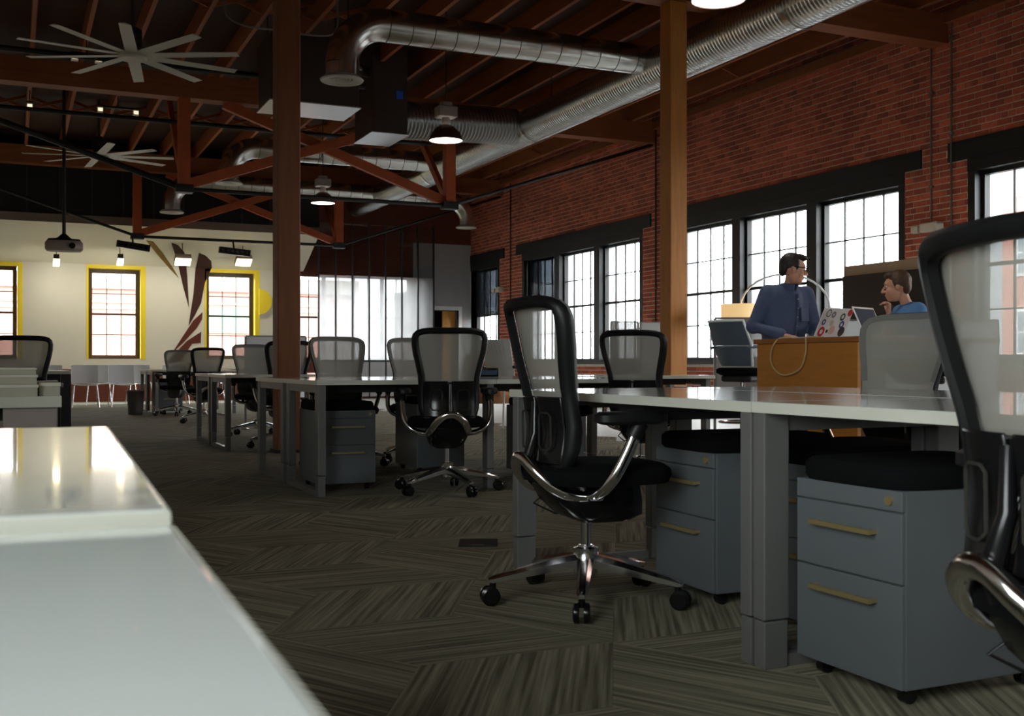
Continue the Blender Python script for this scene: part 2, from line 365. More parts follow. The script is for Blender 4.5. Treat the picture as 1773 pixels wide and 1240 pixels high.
# windows ---------------------------------------------------------
WN = [0]
def window(axis, a0, a1, z0, z1, p, sgn, cols, rows, fm, fw=.055, shade=0, label=None, meet=True):
    """double-hung window in a plane (axis 'y' -> plane x = p, outward sgn); rows per sash"""
    WN[0] += 1; w = struct('window_%d' % WN[0]); w['label'] = label or 'multi-pane sash window'
    def B(g, u0, u1, za, zb, d0, d1):
        lo, hi = sorted((p + sgn * d0, p + sgn * d1))
        return g.bb(lo, hi, u0, u1, za, zb) if axis == 'y' else g.bb(u0, u1, lo, hi, za, zb)
    g = G(); B(g, a0, a0 + fw, z0, z1, 0, .09); B(g, a1 - fw, a1, z0, z1, 0, .09); B(g, a0 + fw, a1 - fw, z1 - fw, z1, 0, .09); B(g, a0 + fw, a1 - fw, z0, z0 + fw, 0, .09)
    ob('window_frame', g, fm, w)
    i0, i1, j0, j1 = a0 + fw, a1 - fw, z0 + fw, z1 - fw; mid = (j0 + j1) / 2
    if meet: ob('meeting_rail', B(G(), i0, i1, mid - .022, mid + .022, .02, .07), fm, w)
    g = G(); nr = rows * 2 if meet else rows
    for c in range(1, cols):
        u = i0 + (i1 - i0) * c / cols; B(g, u - .009, u + .009, j0, j1, .03, .06)
    for r in range(1, nr):
        if meet and r == rows: continue
        z = j0 + (j1 - j0) * r / nr; B(g, i0, i1, z - .009, z + .009, .031, .059)
    if cols > 1 or nr > 1: ob('muntin_grid', g, fm, w)
    for c in range(cols):
        for r in range(nr):
            u0, u1 = i0 + (i1 - i0) * c / cols, i0 + (i1 - i0) * (c + 1) / cols; za, zb = j0 + (j1 - j0) * r / nr, j0 + (j1 - j0) * (r + 1) / nr
            ob('pane', B(G(), u0, u1, za, zb, .043, .047), 'glass', w)
    if shade: ob('solar_shade', B(G(), a0 + .02, a1 - .02, z1 - shade, z1 - .02, -.03, -.024), 'shade_film', w)
    return w
tn = 0
for bi, (y0, y1, tp) in enumerate(BAYS):
    tn += 1; yb = min(y1 + .3, YF)
    sob('trim_%d' % tn, G().bb(XR - .03, XR + .2, y0 - .3, yb, ZH, ZT), 'window_black', 'black lintel over the windows in the brick wall')
    tn += 1; g = G().bb(XR - .02, XR + .3, y0, y1, 3.2, ZH); sob('trim_%d' % tn, g, 'window_black', 'black head board over the window sashes')
    tn += 1; sob('trim_%d' % tn, G().bb(XR - .04, XR + .4, y0, y1, ZS - .07, ZS), 'window_black', 'black window sill in the brick wall')
    n = 1 if tp else 3; wd = (y1 - y0 - .0) / n
    for k in range(n):
        a, b = y0 + wd * k, y0 + wd * (k + 1); ml = .11
        # window posts
        tn += 1; g = G().bb(XR - .01, XR + .19, a, a + ml, ZS, 3.2)
        if not tp: g.bb(XR - .01, XR + .19, b - ml, b, ZS, 3.2)
        sob('trim_%d' % tn, g, 'window_black', 'black posts framing one sash window')
        tn += 1; sob('trim_%d' % tn, G().bb(XR + .20, XR + .44, b - ml - .012, b - ml + .1, ZS, 3.19), 'jamb_white', 'white outer jamb of a sash window')
        window('y', a + ml, b - ml, ZS, 3.2, XR + .1, 1, 4, 2, 'window_black', .05, shade=(1.15 if (bi == 0 or (bi == 1 and k == 2)) else 0), label='black sash window in the brick wall')

# ------------------------------------------------------------------ far wall
FW = [(-1.05, .12), (1.53, 2.66), (4.08, 5.22)]
holes = [(a, b, .95, 2.98) for a, b in FW] + [(6.15, 9.1, .95, 2.98), (9.55, 10.35, -.006, 2.2)]
wf = wall_with_holes('x', XL, 6.05, YF, YF + .4, -.006, ZC + .3, holes[:3], 'plaster_cream', 'wall_far', 'cream plaster wall with yellow window reveals')
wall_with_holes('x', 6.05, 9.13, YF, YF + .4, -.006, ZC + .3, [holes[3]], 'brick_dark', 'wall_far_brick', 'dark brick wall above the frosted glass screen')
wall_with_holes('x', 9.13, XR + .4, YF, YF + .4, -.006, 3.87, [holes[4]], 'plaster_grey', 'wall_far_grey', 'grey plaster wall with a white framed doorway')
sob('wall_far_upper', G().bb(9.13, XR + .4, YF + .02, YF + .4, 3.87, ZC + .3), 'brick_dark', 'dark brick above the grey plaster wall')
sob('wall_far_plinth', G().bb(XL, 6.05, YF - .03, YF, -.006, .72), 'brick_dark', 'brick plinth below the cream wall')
for k, (a, b) in enumerate(FW):
    window('x', a + .02, b - .02, .95, 2.96, YF + .22, 1, 3, 2, 'window_brown', .085, label='brown sash window in a yellow reveal')
    tn += 1; g = G().bb(a, a + .015, YF - .005, YF + .3, .95, 2.98).bb(b - .015, b, YF - .005, YF + .3, .95, 2.98).bb(a, b, YF - .005, YF + .3, 2.965, 2.98)
    g.bb(a - .03, a, YF - .012, YF, .93, 3.04).bb(b, b + .09, YF - .012, YF, .93, 3.04).bb(a, b, YF - .012, YF, 2.98, 3.04)
    sob('trim_%d' % tn, g, 'yellow_paint', 'yellow painted reveal around a sash window')
for k in range(4): window('x', 6.15 + .7375 * k, 6.15 + .7375 * (k + 1), .95, 2.98, YF + .1, 1, 2, 2, 'window_brown', .04, label='sash window behind the glass screen')
# sloping canopy over the far windows, dark wall above
g = G(); g.add([(XL, 26, 3.05), (6.35, 26, 3.05), (6.35, 24.5, 3.76), (XL, 24.5, 3.76), (XL, 26, 3.09), (6.35, 26, 3.09), (6.35, 24.5, 3.80), (XL, 24.5, 3.80)],
               [(0, 1, 2, 3), (7, 6, 5, 4), (0, 4, 5, 1), (1, 5, 6, 2), (2, 6, 7, 3), (3, 7, 4, 0)])
sob('ceiling_canopy', g, 'plaster_cream', 'cream sloping canopy over the far windows')
sob('trim_90', G().bb(XL, 6.35, 24.46, 24.5, 3.76, 3.93), 'soffit_trim', 'taupe fascia board along the canopy')
bw = sob('wall_upper', G().bb(XL, 6.35, 24.52, 24.6, 3.80, ZC), 'black_wall', 'black boarded wall above the canopy')
for k in range(13): ob('batten', G().bb(-1.6 + k * .62, -1.56 + k * .62, 24.50, 24.52, 3.93, ZC), 'batten_black', bw)
# leaf-shaped cut-outs in the plaster
CL = math.hypot(1.5, .71)
def bend(x, s_, off):
    if s_ <= 3.05: return (x, 26 - off, s_)
    t = (s_ - 3.05) / CL; return (x, 26 - 1.5 * t - off * .71 / CL, 3.05 + .71 * t - off * 1.5 / CL)
LEAF = [([(2.66, 4.15), (2.8, 4.12), (3.05, 3.66), (3.3, 3.11), (3.48, 2.79), (3.25, 3.03), (2.98, 3.53)], 'mural_ochre'),
 ([(3.19, 4.1), (3.33, 4.02), (3.51, 3.72), (3.61, 3.38), (3.66, 2.86), (3.7, 2.12), (3.57, 2.6), (3.41, 3.32)], 'mural_dark'),
 ([(3.83, 3.72), (3.99, 3.61), (4.15, 3.38), (4.21, 3.07), (4.05, 2.7), (3.97, 2.25), (3.82, 1.94), (3.69, 1.71), (3.8, 2.46), (3.85, 3.1)], 'mural_dark'),
 ([(4.0, 2.03), (3.99, 1.87), (3.87, 1.66), (3.57, 1.32), (3.33, 1.09), (3.55, 1.45), (3.8, 1.84)], 'mural_red'),
 ([(3.97, 1.58), (3.96, 1.32), (3.77, 1.3), (3.5, 0.89), (3.19, 0.86), (3.4, 1.09), (3.65, 1.36)], 'mural_red')]
mural = thing('wall_mural', 'curling leaf-shaped dark panels on the cream far wall beside the window', 'mural', (3.6, 26, .86))
for poly, m in LEAF:
    bm = bmesh.new(); f = bm.faces.new([bm.verts.new((x, s_, 0)) for x, s_ in poly])
    for cut in (3.05, 3.4, 3.75): bmesh.ops.bisect_plane(bm, geom=bm.verts[:] + bm.edges[:] + bm.faces[:], plane_co=(0, cut, 0), plane_no=(0, 1, 0))
    bmesh.ops.triangulate(bm, faces=bm.faces[:])
    ret = bmesh.ops.extrude_face_region(bm, geom=bm.faces[:]); top = {v for v in ret['geom'] if isinstance(v, bmesh.types.BMVert)}
    for v in bm.verts: v.co = Vector(bend(v.co.x, v.co.y, .012 if v in top else -.004)) - Vector((3.6, 26, .86))
    bmesh.ops.recalc_face_normals(bm, faces=bm.faces[:]); me = bpy.data.meshes.new('leaf_panel'); bm.to_mesh(me); bm.free(); me.materials.append(MATS[m]); link('leaf_panel', me, mural)
h = [(.30 * math.sin(t), .30 * math.cos(t)) for t in np.linspace(0, math.pi, 15)]
tag(ob('wall_disc', G().prism(h, .05, Matrix.Translation((5.28, 25.94, 2.3)) @ Matrix.Rotation(R(90), 4, 'X')), 'yellow_paint'), 'yellow half disc on the wall beside the window reveal', 'wall panel')
# doorway in the grey wall
tn = 91; g = G().bb(9.46, 9.55, YF - .02, YF + .1, 0, 2.3).bb(10.35, 10.44, YF - .02, YF + .1, 0, 2.3).bb(9.55, 10.35, YF - .02, YF + .1, 2.2, 2.3)
sob('trim_91', g, 'white_edge', 'white door casing in the grey wall')
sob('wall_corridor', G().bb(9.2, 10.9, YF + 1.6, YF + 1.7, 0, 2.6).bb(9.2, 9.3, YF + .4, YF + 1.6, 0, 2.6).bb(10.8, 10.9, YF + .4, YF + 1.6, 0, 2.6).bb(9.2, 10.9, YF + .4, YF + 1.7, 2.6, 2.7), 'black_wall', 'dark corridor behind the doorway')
dr = sob('door_1', G().bb(9.99, 10.33, YF + .2, YF + .24, 0, 2.18), 'door_wood', 'honey coloured wooden door leaf standing half open'); ob('door_handle', G().cyl((10.03, YF + .2, 1.0), (10.03, YF + .15, 1.0), .02), 'aluminium', dr)
# glass screen
gs = thing('glass_screen', 'tall glass partition with dark mullions beside the grey wall', 'partition', (7.9, 25.6, 0))
for k in range(7):
    x0 = 6.62 + k * .415 - 7.9
    ob('glass_panel', G().bb(x0 + .02, x0 + .395, -.006, .006, 2.96, 4.2), 'glass_partition', gs); ob('frosted_panel', G().bb(x0 + .02, x0 + .395, -.006, .006, .93, 2.955), 'frosted_glass', gs)
    ob('mullion', G().bb(x0 - .015, x0 + .018, -.03, .03, 0, 4.25), 'dark_steel', gs)
ob('mullion', G().bb(6.62 + 7 * .415 - 7.915, 6.62 + 7 * .415 - 7.882, -.03, .03, 0, 4.25), 'dark_steel', gs)
ob('transom', G().bb(-1.28, 1.64, -.035, .035, .88, .93), 'dark_steel', gs)
ob('kick_panel', G().bb(-1.28, 1.64, -.03, .03, .05, .88), 'plaster_grey', gs)

# ------------------------------------------------------------------ hidden sides of the hall
wall_with_holes('y', YN - .4, YF + .45, XL - .4, XL, -.006, ZC + .3, [(b[0], b[1], ZS, ZH) for b in BAYS[4:]], 'plaster_cream', 'wall_left', 'cream plaster side wall with windows')
for b in BAYS[4:]:
    for k in range(3): window('y', b[0] + (b[1] - b[0]) / 3 * k, b[0] + (b[1] - b[0]) / 3 * (k + 1), ZS, ZH, XL - .1, -1, 1, 1, 'window_black', .07, label='tall sash window in the side wall')
wall_with_holes('x', XL, XR, YN - .4, YN, -.006, ZC + .3, [], 'plaster_cream', 'wall_back', 'cream plaster wall behind the viewer')

# ------------------------------------------------------------------ ceiling, joists, trusses, columns
ceil = sob('ceiling', G().bb(XL - .4, XR + .4, YN - .4, YF + .4, ZC, ZC + .2), 'deck_wood', 'dark timber roof deck')
for k in range(19):
    x = -1.72 + k * .66; ob('joist', G().bb(x - .028, x + .028, YN, YF - .01, 5.22, ZC), 'joist_wood', ceil)
bm_ = None
for yb in (6.9, 13.8, 20.7):
    for k in range(18):
        x = -1.72 + k * .66
        ob('bridging', G().bar((x + .035, yb, 5.26), (x + .625, yb, 5.46), .03, .05).bar((x + .035, yb + .06, 5.46), (x + .625, yb + .06, 5.26), .03, .05), 'joist_wood', ceil)
sob('trim_92', G().bb(XR - .10, XR, YN, YF, 5.1, 5.22), 'beam_wood', 'dark wall plate under the joists')
PX = (2.38, 6.7); ZB, ZN = 4.86, 3.5
def truss(y, full=True):
    rl = .045
    t = struct('roof_truss', None, 'orange timber truss with black tie rods')
    ob('beam', G().bb(XL, XR, y - .14, y + .14, ZB, 5.22), 'beam_wood', t)
    if not full: return t
    for x in PX:
        ob('post', G().bb(x - .085, x + .085, y - .085, y + .085, ZN, ZB), 'truss_orange', t)
        ob('node_plate', G().bb(x - .13, x + .13, y - .1, y + .1, ZN - .06, ZN + .06), 'rod_black', t)
        ob('brace', G().bar((x, y + .1, ZN + .1), (x, y + 1.7, ZB + .3), .08, .12), 'truss_orange', t)
    ob('brace', G().bar((PX[0] + .08, y - .02, ZN + .08), (PX[1] - .6, y - .02, ZB), .10, .15), 'truss_orange', t)
    ob('brace', G().bar((PX[1] - .08, y + .04, ZN + .08), (PX[0] + .6, y + .04, ZB), .10, .15), 'truss_orange', t)
    ob('tie_rod', G().cyl((PX[0], y, ZN), (PX[1], y, ZN), .032), 'rod_black', t)
    ob('tie_rod', G().cyl((PX[0], y, ZN), (XL, y, ZB), rl if y < 20 else .03), 'rod_black', t)
    ob('tie_rod', G().cyl((PX[1], y, ZN), (XR, y, ZB), .03), 'rod_black', t)
    return t
for y in (17.25, 24.1): truss(y)
for y in (3.55, 10.4): truss(y, False)
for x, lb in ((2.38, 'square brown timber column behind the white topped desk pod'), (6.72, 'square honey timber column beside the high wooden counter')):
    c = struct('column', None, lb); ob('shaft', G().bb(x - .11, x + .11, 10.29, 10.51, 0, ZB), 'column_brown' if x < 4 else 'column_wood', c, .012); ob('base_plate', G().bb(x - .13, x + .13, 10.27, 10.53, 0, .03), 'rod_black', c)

# ------------------------------------------------------------------ outside: street and brick buildings
sob('ground', G().bb(-80, 120, -60, 140, -.6, -.3), 'asphalt', 'grey street outside')
def building(name, label, x0, x1, y0, y1, h, face, wins, ww, wh, m='ext_brick'):
    b = thing(name, label, 'building', ((x0 + x1) / 2, (y0 + y1) / 2, -.3)); ox, oy, oz = b.location
    ob('body', G().bb(x0 - ox, x1 - ox, y0 - oy, y1 - oy, 0, h), m, b); ob('cornice', G().bb(x0 - ox - .15, x1 - ox + .15, y0 - oy - .15, y1 - oy + .15, h - .5, h + .1), 'ext_stone', b)
    for u, z in wins:
        if face == 'x': a = G().bb(x0 - ox - .06, x0 - ox + .05, u - oy - ww / 2, u - oy + ww / 2, z, z + wh); p = [G().bb(x0 - ox - .08, x0 - ox - .05, u - oy - ww / 2 + .12 + i * (ww - .2) / 2, u - oy - ww / 2 + .04 + (i + 1) * (ww - .2) / 2, z + .12 + j * (wh - .2) / 2, z + .04 + (j + 1) * (wh - .2) / 2) for i in (0, 1) for j in (0, 1)]
        else: a = G().bb(u - ox - ww / 2, u - ox + ww / 2, y0 - oy - .06, y0 - oy + .05, z, z + wh); p = [G().bb(u - ox - ww / 2 + .12 + i * (ww - .2) / 2, u - ox - ww / 2 + .04 + (i + 1) * (ww - .2) / 2, y0 - oy - .08, y0 - oy - .05, z + .12 + j * (wh - .2) / 2, z + .04 + (j + 1) * (wh - .2) / 2) for i in (0, 1) for j in (0, 1)]
        w = ob('window', a, 'ext_frame', b)
        for q in p: ob('pane', q, 'ext_pane', w)
    return b
building('brick_building', 'tall red brick building seen through the nearest window', 30, 42, 2, 27.4, 19, 'x', [(25.2 - i * 3.2, 1.4 + j * 2.6) for i in range(4) for j in range(6)], 1.5, 1.6)
bb2 = building('low_building', 'low red brick building with a stone cornice across the street', -14, 13.5, 46, 58, 4.6, 'y', [(x, .9) for x in (-9, -5)], 1.6, 2.2)
for z in (3.55, 3.3): ob('string_course', G().bb(-13.6, 13.6, -6.06, -6, z, z + .1), 'ext_stone', bb2)
arch = [(1.5 * math.cos(t), 1.1 * math.sin(t)) for t in np.linspace(0, math.pi, 17)]
ob('arched_window', G().prism(arch, .08, Matrix.Translation((8.2 - bb2.location.x, 46 - bb2.location.y, 2.4)) @ Matrix.Rotation(R(90), 4, 'X')), 'ext_green', bb2)
mat('spot_dim', (255, 230, 190), .5, emit=1.2)
# ------------------------------------------------------------------ ventilation
def arc(c, r, a0, a1, n, ax):
    """points on an arc about c in the plane spanned by ax = (u, v)"""
    u, v = Vector(ax[0]), Vector(ax[1]); return [Vector(c) + u * r * math.cos(t) + v * r * math.sin(t) for t in np.linspace(a0, a1, n)]
DX, DZ, DR = 7.5, 4.62, .27
md = thing('main_duct', 'long corrugated steel main duct running the length of the hall', 'duct', (0, 0, 0))
ys = [-4, 2.6, 9.2, 15.6, 20.2, 25.4]; rr = [DR, DR, DR, DR, .25, .25]
for a, b, r in zip(ys, ys[1:], rr): ob('duct_section', G().tube([(DX, t, DZ - (DR - r)) for t in np.linspace(a, b, 9)], r, 28), 'duct_spiral', md)
for y, r in zip(ys[1:-1], rr[1:]): ob('joint_band', G().tube([(DX, y - .03, DZ - (DR - r)), (DX, y + .03, DZ - (DR - r))], r + .015, 28), 'duct_plain', md)
for y in np.arange(-2, 25, 3.4): ob('hanger', G().cyl((DX, y, DZ), (DX, y, ZC), .008, n=6), 'rod_black', md)
def branch(y, x1, xd, zd, r, zc, label, side=1):
    """round branch along x from the main duct to an elbow that turns down into a diffuser at (xd, y, zd)"""
    t = thing('branch_duct', label, 'duct', (xd, y, zd)); o = Vector((xd, y, zd)); re = .5; sg = 1 if x1 > xd else -1
    xe = xd + sg * re
    ob('pipe', G().tube([Vector((x, y, zc)) - o for x in np.linspace(x1, xe, 9)], r, 24), 'duct_branch', t)
    for x in np.arange(min(x1, xe) + .02, max(x1, xe), .27): ob('seam_ring', G().tube([Vector((x - .004, y, zc)) - o, Vector((x + .004, y, zc)) - o], r + .003, 24), 'dark_steel', t)
    ob('elbow', G().tube([p - o for p in arc((xe, y, zc - re), re, R(90), R(180) if sg > 0 else R(0), 12, ((1, 0, 0), (0, 0, 1)))] , r, 24), 'duct_plain', t)
    ob('collar', G().tube([(0, 0, zc - re - zd), (0, 0, .02)], r, 24), 'duct_plain', t)
    d = ob('diffuser', G().lathe([(r * .78, .0), (r * .78, -.012), (r + .05, -.03), (r + .06, -.015), (r + .01, .03)], 28, caps=False), 'fan_grey', t)
    for q in (.2, .4, .6): ob('vane', G().lathe([(r * q, .02), (r * q + .015, -.012), (r * q + .03, -.012), (r * q + .02, .02), (r * q, .02)], 24, caps=False), 'fan_grey', d)
branch(12.0, DX - .2, 3.37, 4.04, .185, 4.70, 'steel branch duct with elbow and round diffuser beside the brown column')
branch(19.8, DX - .2, 3.5, 4.06, .185, 4.70, 'steel branch duct crossing behind the orange truss braces')
branch(23.5, DX - .2, 3.0, 3.98, .185, 4.62, 'steel branch duct bending down towards the cream canopy')
branch(23.5, DX + .2, 9.55, 4.0, .185, 4.62, 'short steel branch duct bending down beside the brick wall')
ah = thing('air_handler', 'boxy metal air handler hung from the ceiling by a ribbed flexible duct', 'air handler', (4.2, 14.8, 4.1)); A = Vector((4.2, 14.8, 4.1))
def rel(g, o): g.v = [tuple(Vector(p) - o) for p in g.v]; return g
ob('cabinet', rel(G().bb(2.9, 4.02, 13.5, 14.27, 4.1, 4.95), A), 'duct_box', ah, .01); ob('bottom_pan', rel(G().bb(2.88, 4.04, 13.48, 14.29, 4.085, 4.1), A), 'aluminium', ah)
ob('plenum', rel(G().bb(4.74, 5.27, 15.25, 16.15, 4.2, ZC), A), 'duct_box', ah, .01); ob('bottom_pan', rel(G().bb(4.72, 5.29, 15.23, 16.17, 4.185, 4.2), A), 'aluminium', ah)
ob('link_pipe', rel(G().tube([(3.5, 14.0, 4.8), (3.9, 14.5, 5.05), (4.6, 15.4, 5.1), (5.0, 15.6, 5.1)], .08, 12), A), 'duct_plain', ah)
pts = [Vector((5.27 + 2.05 * t, 15.7 + .3 * t, 4.50 + .14 * t)) for t in np.linspace(0, 1, 68)]
ob('flexible_duct', rel(G().tube(pts, [.27 + (.018 if k % 2 else 0) for k in range(68)], 24), A), 'aluminium', ah)
for x, y in ((3.0, 13.6), (3.9, 13.6), (3.0, 14.2), (3.9, 14.2)): ob('hanger', rel(G().cyl((x, y, 4.95), (x, y, ZC), .008, n=6), A), 'rod_black', ah)
ob('tape_mark', rel(G().bb(3.1, 3.22, 13.495, 13.5, 4.62, 4.76), A), 'tape_blue', ah); ob('tape_mark', rel(G().bb(5.1, 5.2, 15.245, 15.25, 4.7, 4.82), A), 'tape_blue', ah)

# ------------------------------------------------------------------ pendant lamps (lit)
def pendant(x, y, z, label):
    t = thing('pendant_lamp', label, 'lamp', (x, y, z), 0, 'high bay pendant lamps')
    ob('shade', G().lathe([(.22, 0), (.215, .03), (.185, .10), (.12, .17), (.075, .20), (.07, .20), (.115, .165), (.18, .095), (.208, .03), (.212, 0), (.22, 0)], 32, caps=False), 'lamp_shade_brown', t)
    ob('lens', G().lathe([(0.001, .008), (.212, .008), (.212, .014), (0.001, .014)], 32), 'lamp_lit', t)
    ob('neck', G().lathe([(.06, .2), (.05, .26), (.05, .3)], 16), 'lamp_housing', t); ob('ballast', G().bb(-.13, .13, -.1, .1, .3, .44), 'lamp_housing', t, .015)
    ob('ballast_cap', G().bb(-.07, .07, -.06, .06, .44, .5), 'lamp_housing', t, .01); ob('suspension_cord', G().cyl((0, 0, .5), (0, 0, ZC - z), .008, n=6), 'rod_black', t)
    l = bpy.data.lights.new('lamp_light', 'SPOT'); l.energy = 60; l.spot_size = R(120); l.spot_blend = .6; l.color = (1, .93, .82); l.shadow_soft_size = .2
    lo = link('lamp_light', l, t); lo.location = (0, 0, -.02)
pendant(5.12, 13.3, 3.73, 'lit pendant lamp in front of the ribbed flexible duct'); pendant(5.15, 19.6, 3.76, 'lit pendant lamp farthest away behind the truss braces'); pendant(5.14, 7.3, 3.745, 'lit pendant lamp at the top edge beside the honey column')

# ------------------------------------------------------------------ ceiling fans
def fan(x, y, z, a0, label):
    t = thing('ceiling_fan', label, 'fan', (x, y, z), R(a0), 'large ceiling fans')
    ob('hub', G().lathe([(.001, -.05), (.15, -.05), (.17, -.03), (.17, .03), (.1, .06)], 24), 'fan_grey', t)
    ob('motor', G().lathe([(.08, .06), (.11, .1), (.11, .3), (.06, .34), (.03, .34)], 20), 'black_plastic', t); ob('downrod', G().cyl((0, 0, .34), (0, 0, ZC - z), .022), 'dark_steel', t)
    me = None
    for k in range(10):
        if me is None:
            g = G(); rings = []
            for r_, w in ((.14, .06), (.3, .072), (.8, .070), (1.2, .066), (1.27, .064)):
                M = Matrix.Rotation(R(-8), 3, 'X'); rings.append([M @ Vector((0, q * w, h)) + Vector((r_, 0, 0)) for q, h in ((-1, 0), (0, .014), (1, .004), (1, -.002), (0, -.002), (-1, -.006))])
            g.loft(rings); me = g.mesh('blade', 'fan_grey')
        b = link('blade', me, t); b.rotation_euler = (0, 0, R(36 * k))
fan(1.31, 13.8, 4.52, 9, 'large ten-bladed grey ceiling fan nearest the viewer'); fan(1.40, 20.7, 4.52, 23, 'large ten-bladed grey ceiling fan farther back above the tie rod')

# ------------------------------------------------------------------ projector, LED bars, canopy spots, ceiling spots
p = thing('projector', 'pale projector hanging from a black ceiling pole', 'projector', (.80, 20.0, 2.74))
sup = [(.30 * math.copysign(abs(math.cos(t)) ** .6, math.cos(t)), .2 * math.copysign(abs(math.sin(t)) ** .6, math.sin(t))) for t in np.linspace(0, 2 * math.pi, 28, endpoint=False)]
ob('body', G().loft([[(x * k, y * k, z) for x, y in sup] for k, z in ((.9, 0), (1, .03), (1, .14), (.92, .17))]), 'lamp_housing', p); ob('lens', G().cyl((.12, -.2, .08), (.12, -.24, .08), .05), 'black_gloss', p)
ob('top_plate', G().loft([[(x * k, y * k, z) for x, y in sup] for k, z in ((.9, .17), (.85, .2))]), 'black_plastic', p)
ob('mount', G().lathe([(.14, .2), (.08, .25), (.04, .29)], 16), 'black_plastic', p); ob('pole', G().cyl((0, 0, .28), (0, 0, ZC - 2.74), .03), 'rod_black', p)
def led(x, z, tilt, label):
    t = thing('light_bar', label, 'stage light', (x, 23.85, z), 0, 'black light bars on the tie rod'); M = Matrix.Rotation(R(tilt), 3, 'Y')
    ob('housing', G().box((0, 0, 0), (.66, .12, .14), M), 'black_plastic', t, .01)
    ob('clamp', G().cyl((0, .06, .06), (0, .2, ZN - z), .018), 'rod_black', t)
    for k in range(6): ob('led_lens', G().cyl(M @ Vector((-.25 + k * .1, -.06, 0)), M @ Vector((-.25 + k * .1, -.075, 0)), .035, n=10), 'black_gloss', t)
led(2.28, 3.27, 7, 'black light bar hung beside the truss post'); led(4.34, 3.24, 5, 'black light bar hung above the leaf mural')
def spot(x, z, kind, label):
    t = thing('canopy_spot', label, 'spotlight', (x, 25.0, z), 0, 'spotlights under the canopy'); M = Matrix.Rotation(R(-25), 3, 'X')
    ob('housing', G().box((0, 0, 0), (.11 if kind else .34, .3, .12), M), 'dark_steel' if kind else 'lamp_housing', t)
    ob('lens', G().box(M @ Vector((0, -.03, -.075)), (.12 if kind else .32, .26, .03), M), 'spot_lit', t)
    l = bpy.data.lights.new('spot_light', 'AREA'); l.energy = 9; l.size = .25; l.color = (1, .94, .8); lo_ = link('spot_light', l, t); lo_.location = (0, -.06, -.12); lo_.rotation_euler = (R(50), 0, 0)
    ob('stem', G().cyl((0, .05, .06), (0, .05, 3.05 + 1.0 * .71 / 1.5 - z), .008, n=6), 'rod_black', t)
spot(.85, 3.02, 1, 'small black canopy spotlight below the projector'); spot(2.12, 3.08, 1, 'small black canopy spotlight above the middle window'); spot(3.42, 3.13, 0, 'grey slab canopy spotlight over the leaf mural'); spot(4.74, 3.17, 0, 'grey slab canopy spotlight over the window beside the disc')
for x, y, l, lb in ((.26, 19.2, 0, 'short track spot near the far left joist'), (1.305, 19.0, .55, 'twin track spot above the far fan'), (.77, 15.9, .3, 'dark camera bracket on the beam below the near fan')):
    t = thing('track_spot', lb, 'spotlight', (x, y, 4.95)); ob('track', G().bb(-.05, l + .05, -.03, .03, .06, .09), 'rod_black', t); ob('stem', G().cyl((l / 2, 0, .09), (l / 2, 0, .3), .01, n=6), 'rod_black', t)
    for k in ((0,) if l == 0 else (0, l)): h_ = ob('head', G().bb(k - .045, k + .045, -.05, .05, -.02, .06), 'emergency_white', t); ob('lens', G().bb(k - .035, k + .035, -.055, -.05, -.01, .04), 'spot_dim', h_)
# black sprinkler pipes along x
for y, z in ((18.4, 4.75), (14.85, 4.72)):
    pp = tag(ob('sprinkler_pipe', G().cyl((XL, y, z), (6.8 if y > 17 else 4.5, y, z), .035), 'rod_black'), 'black sprinkler pipe under the joists ' + ('behind' if y > 17 else 'in front of') + ' the nearer truss', 'pipe')
# conduits and emergency lights on the brick wall
for y, z0, lb in ((10.52, 2.68, 'thin dark conduit dropping to the emergency light'), (10.19, .9, 'thin grey conduit beside the nearest window')):
    t = thing('wall_conduit', lb, 'conduit', (XR - .02, y, z0)); ob('tube', G().cyl((-.012, 0, 0), (-.012, 0, 5.1 - z0), .012, n=8), 'conduit_grey', t)
    for k in np.arange(.4, 5.0 - z0, 1.2): ob('strap', G().bb(-.028, .02, -.03, .03, k, k + .03), 'conduit_grey', t)
for y, lb in ((17.1, 'dark conduit on the brick between two window bays'), (23.5, 'dark conduit on the brick near the far corner')):
    t = thing('wall_conduit', lb, 'conduit', (XR - .02, y, 1.2)); ob('tube', G().cyl((-.012, 0, 0), (-.012, 0, 3.9), .014, n=8), 'rod_black', t); ob('strap', G().bb(-.028, .02, -.03, .03, 1, 1.03), 'conduit_grey', t)
for y, z, lb in ((10.52, 2.58, 'white twin-head emergency light on the brick pier'), (24.1, 2.62, 'small white emergency light by the far corner window')):
    t = thing('emergency_light', lb, 'emergency light', (XR - .02, y, z), 0, 'emergency lights')
    ob('case', G().bb(-.09, .02, -.17, .13, -.06, .06), 'emergency_white', t, .012)
    for q, M in ((.19, 1), (-.2, -1)): ob('lamp_head', G().box((-.09, q, -.02), (.1, .09, .09), Matrix.Rotation(R(25 * M), 3, 'Z')), 'emergency_white', t, .01)
tn = 95
cond = tag(ob('ceiling_conduit', G().tube(spline([(2.24, 12.9, 5.23), (2.24, 12.9, 4.9), (2.42, 12.9, 4.78), (2.8, 12.9, 4.765), (3.4, 12.9, 4.77), (3.56, 12.9, 4.9), (3.56, 12.9, 5.23)], 5), .012, 8), 'conduit_grey'), 'thin pale cable looping under the joists beside the brown column', 'conduit')
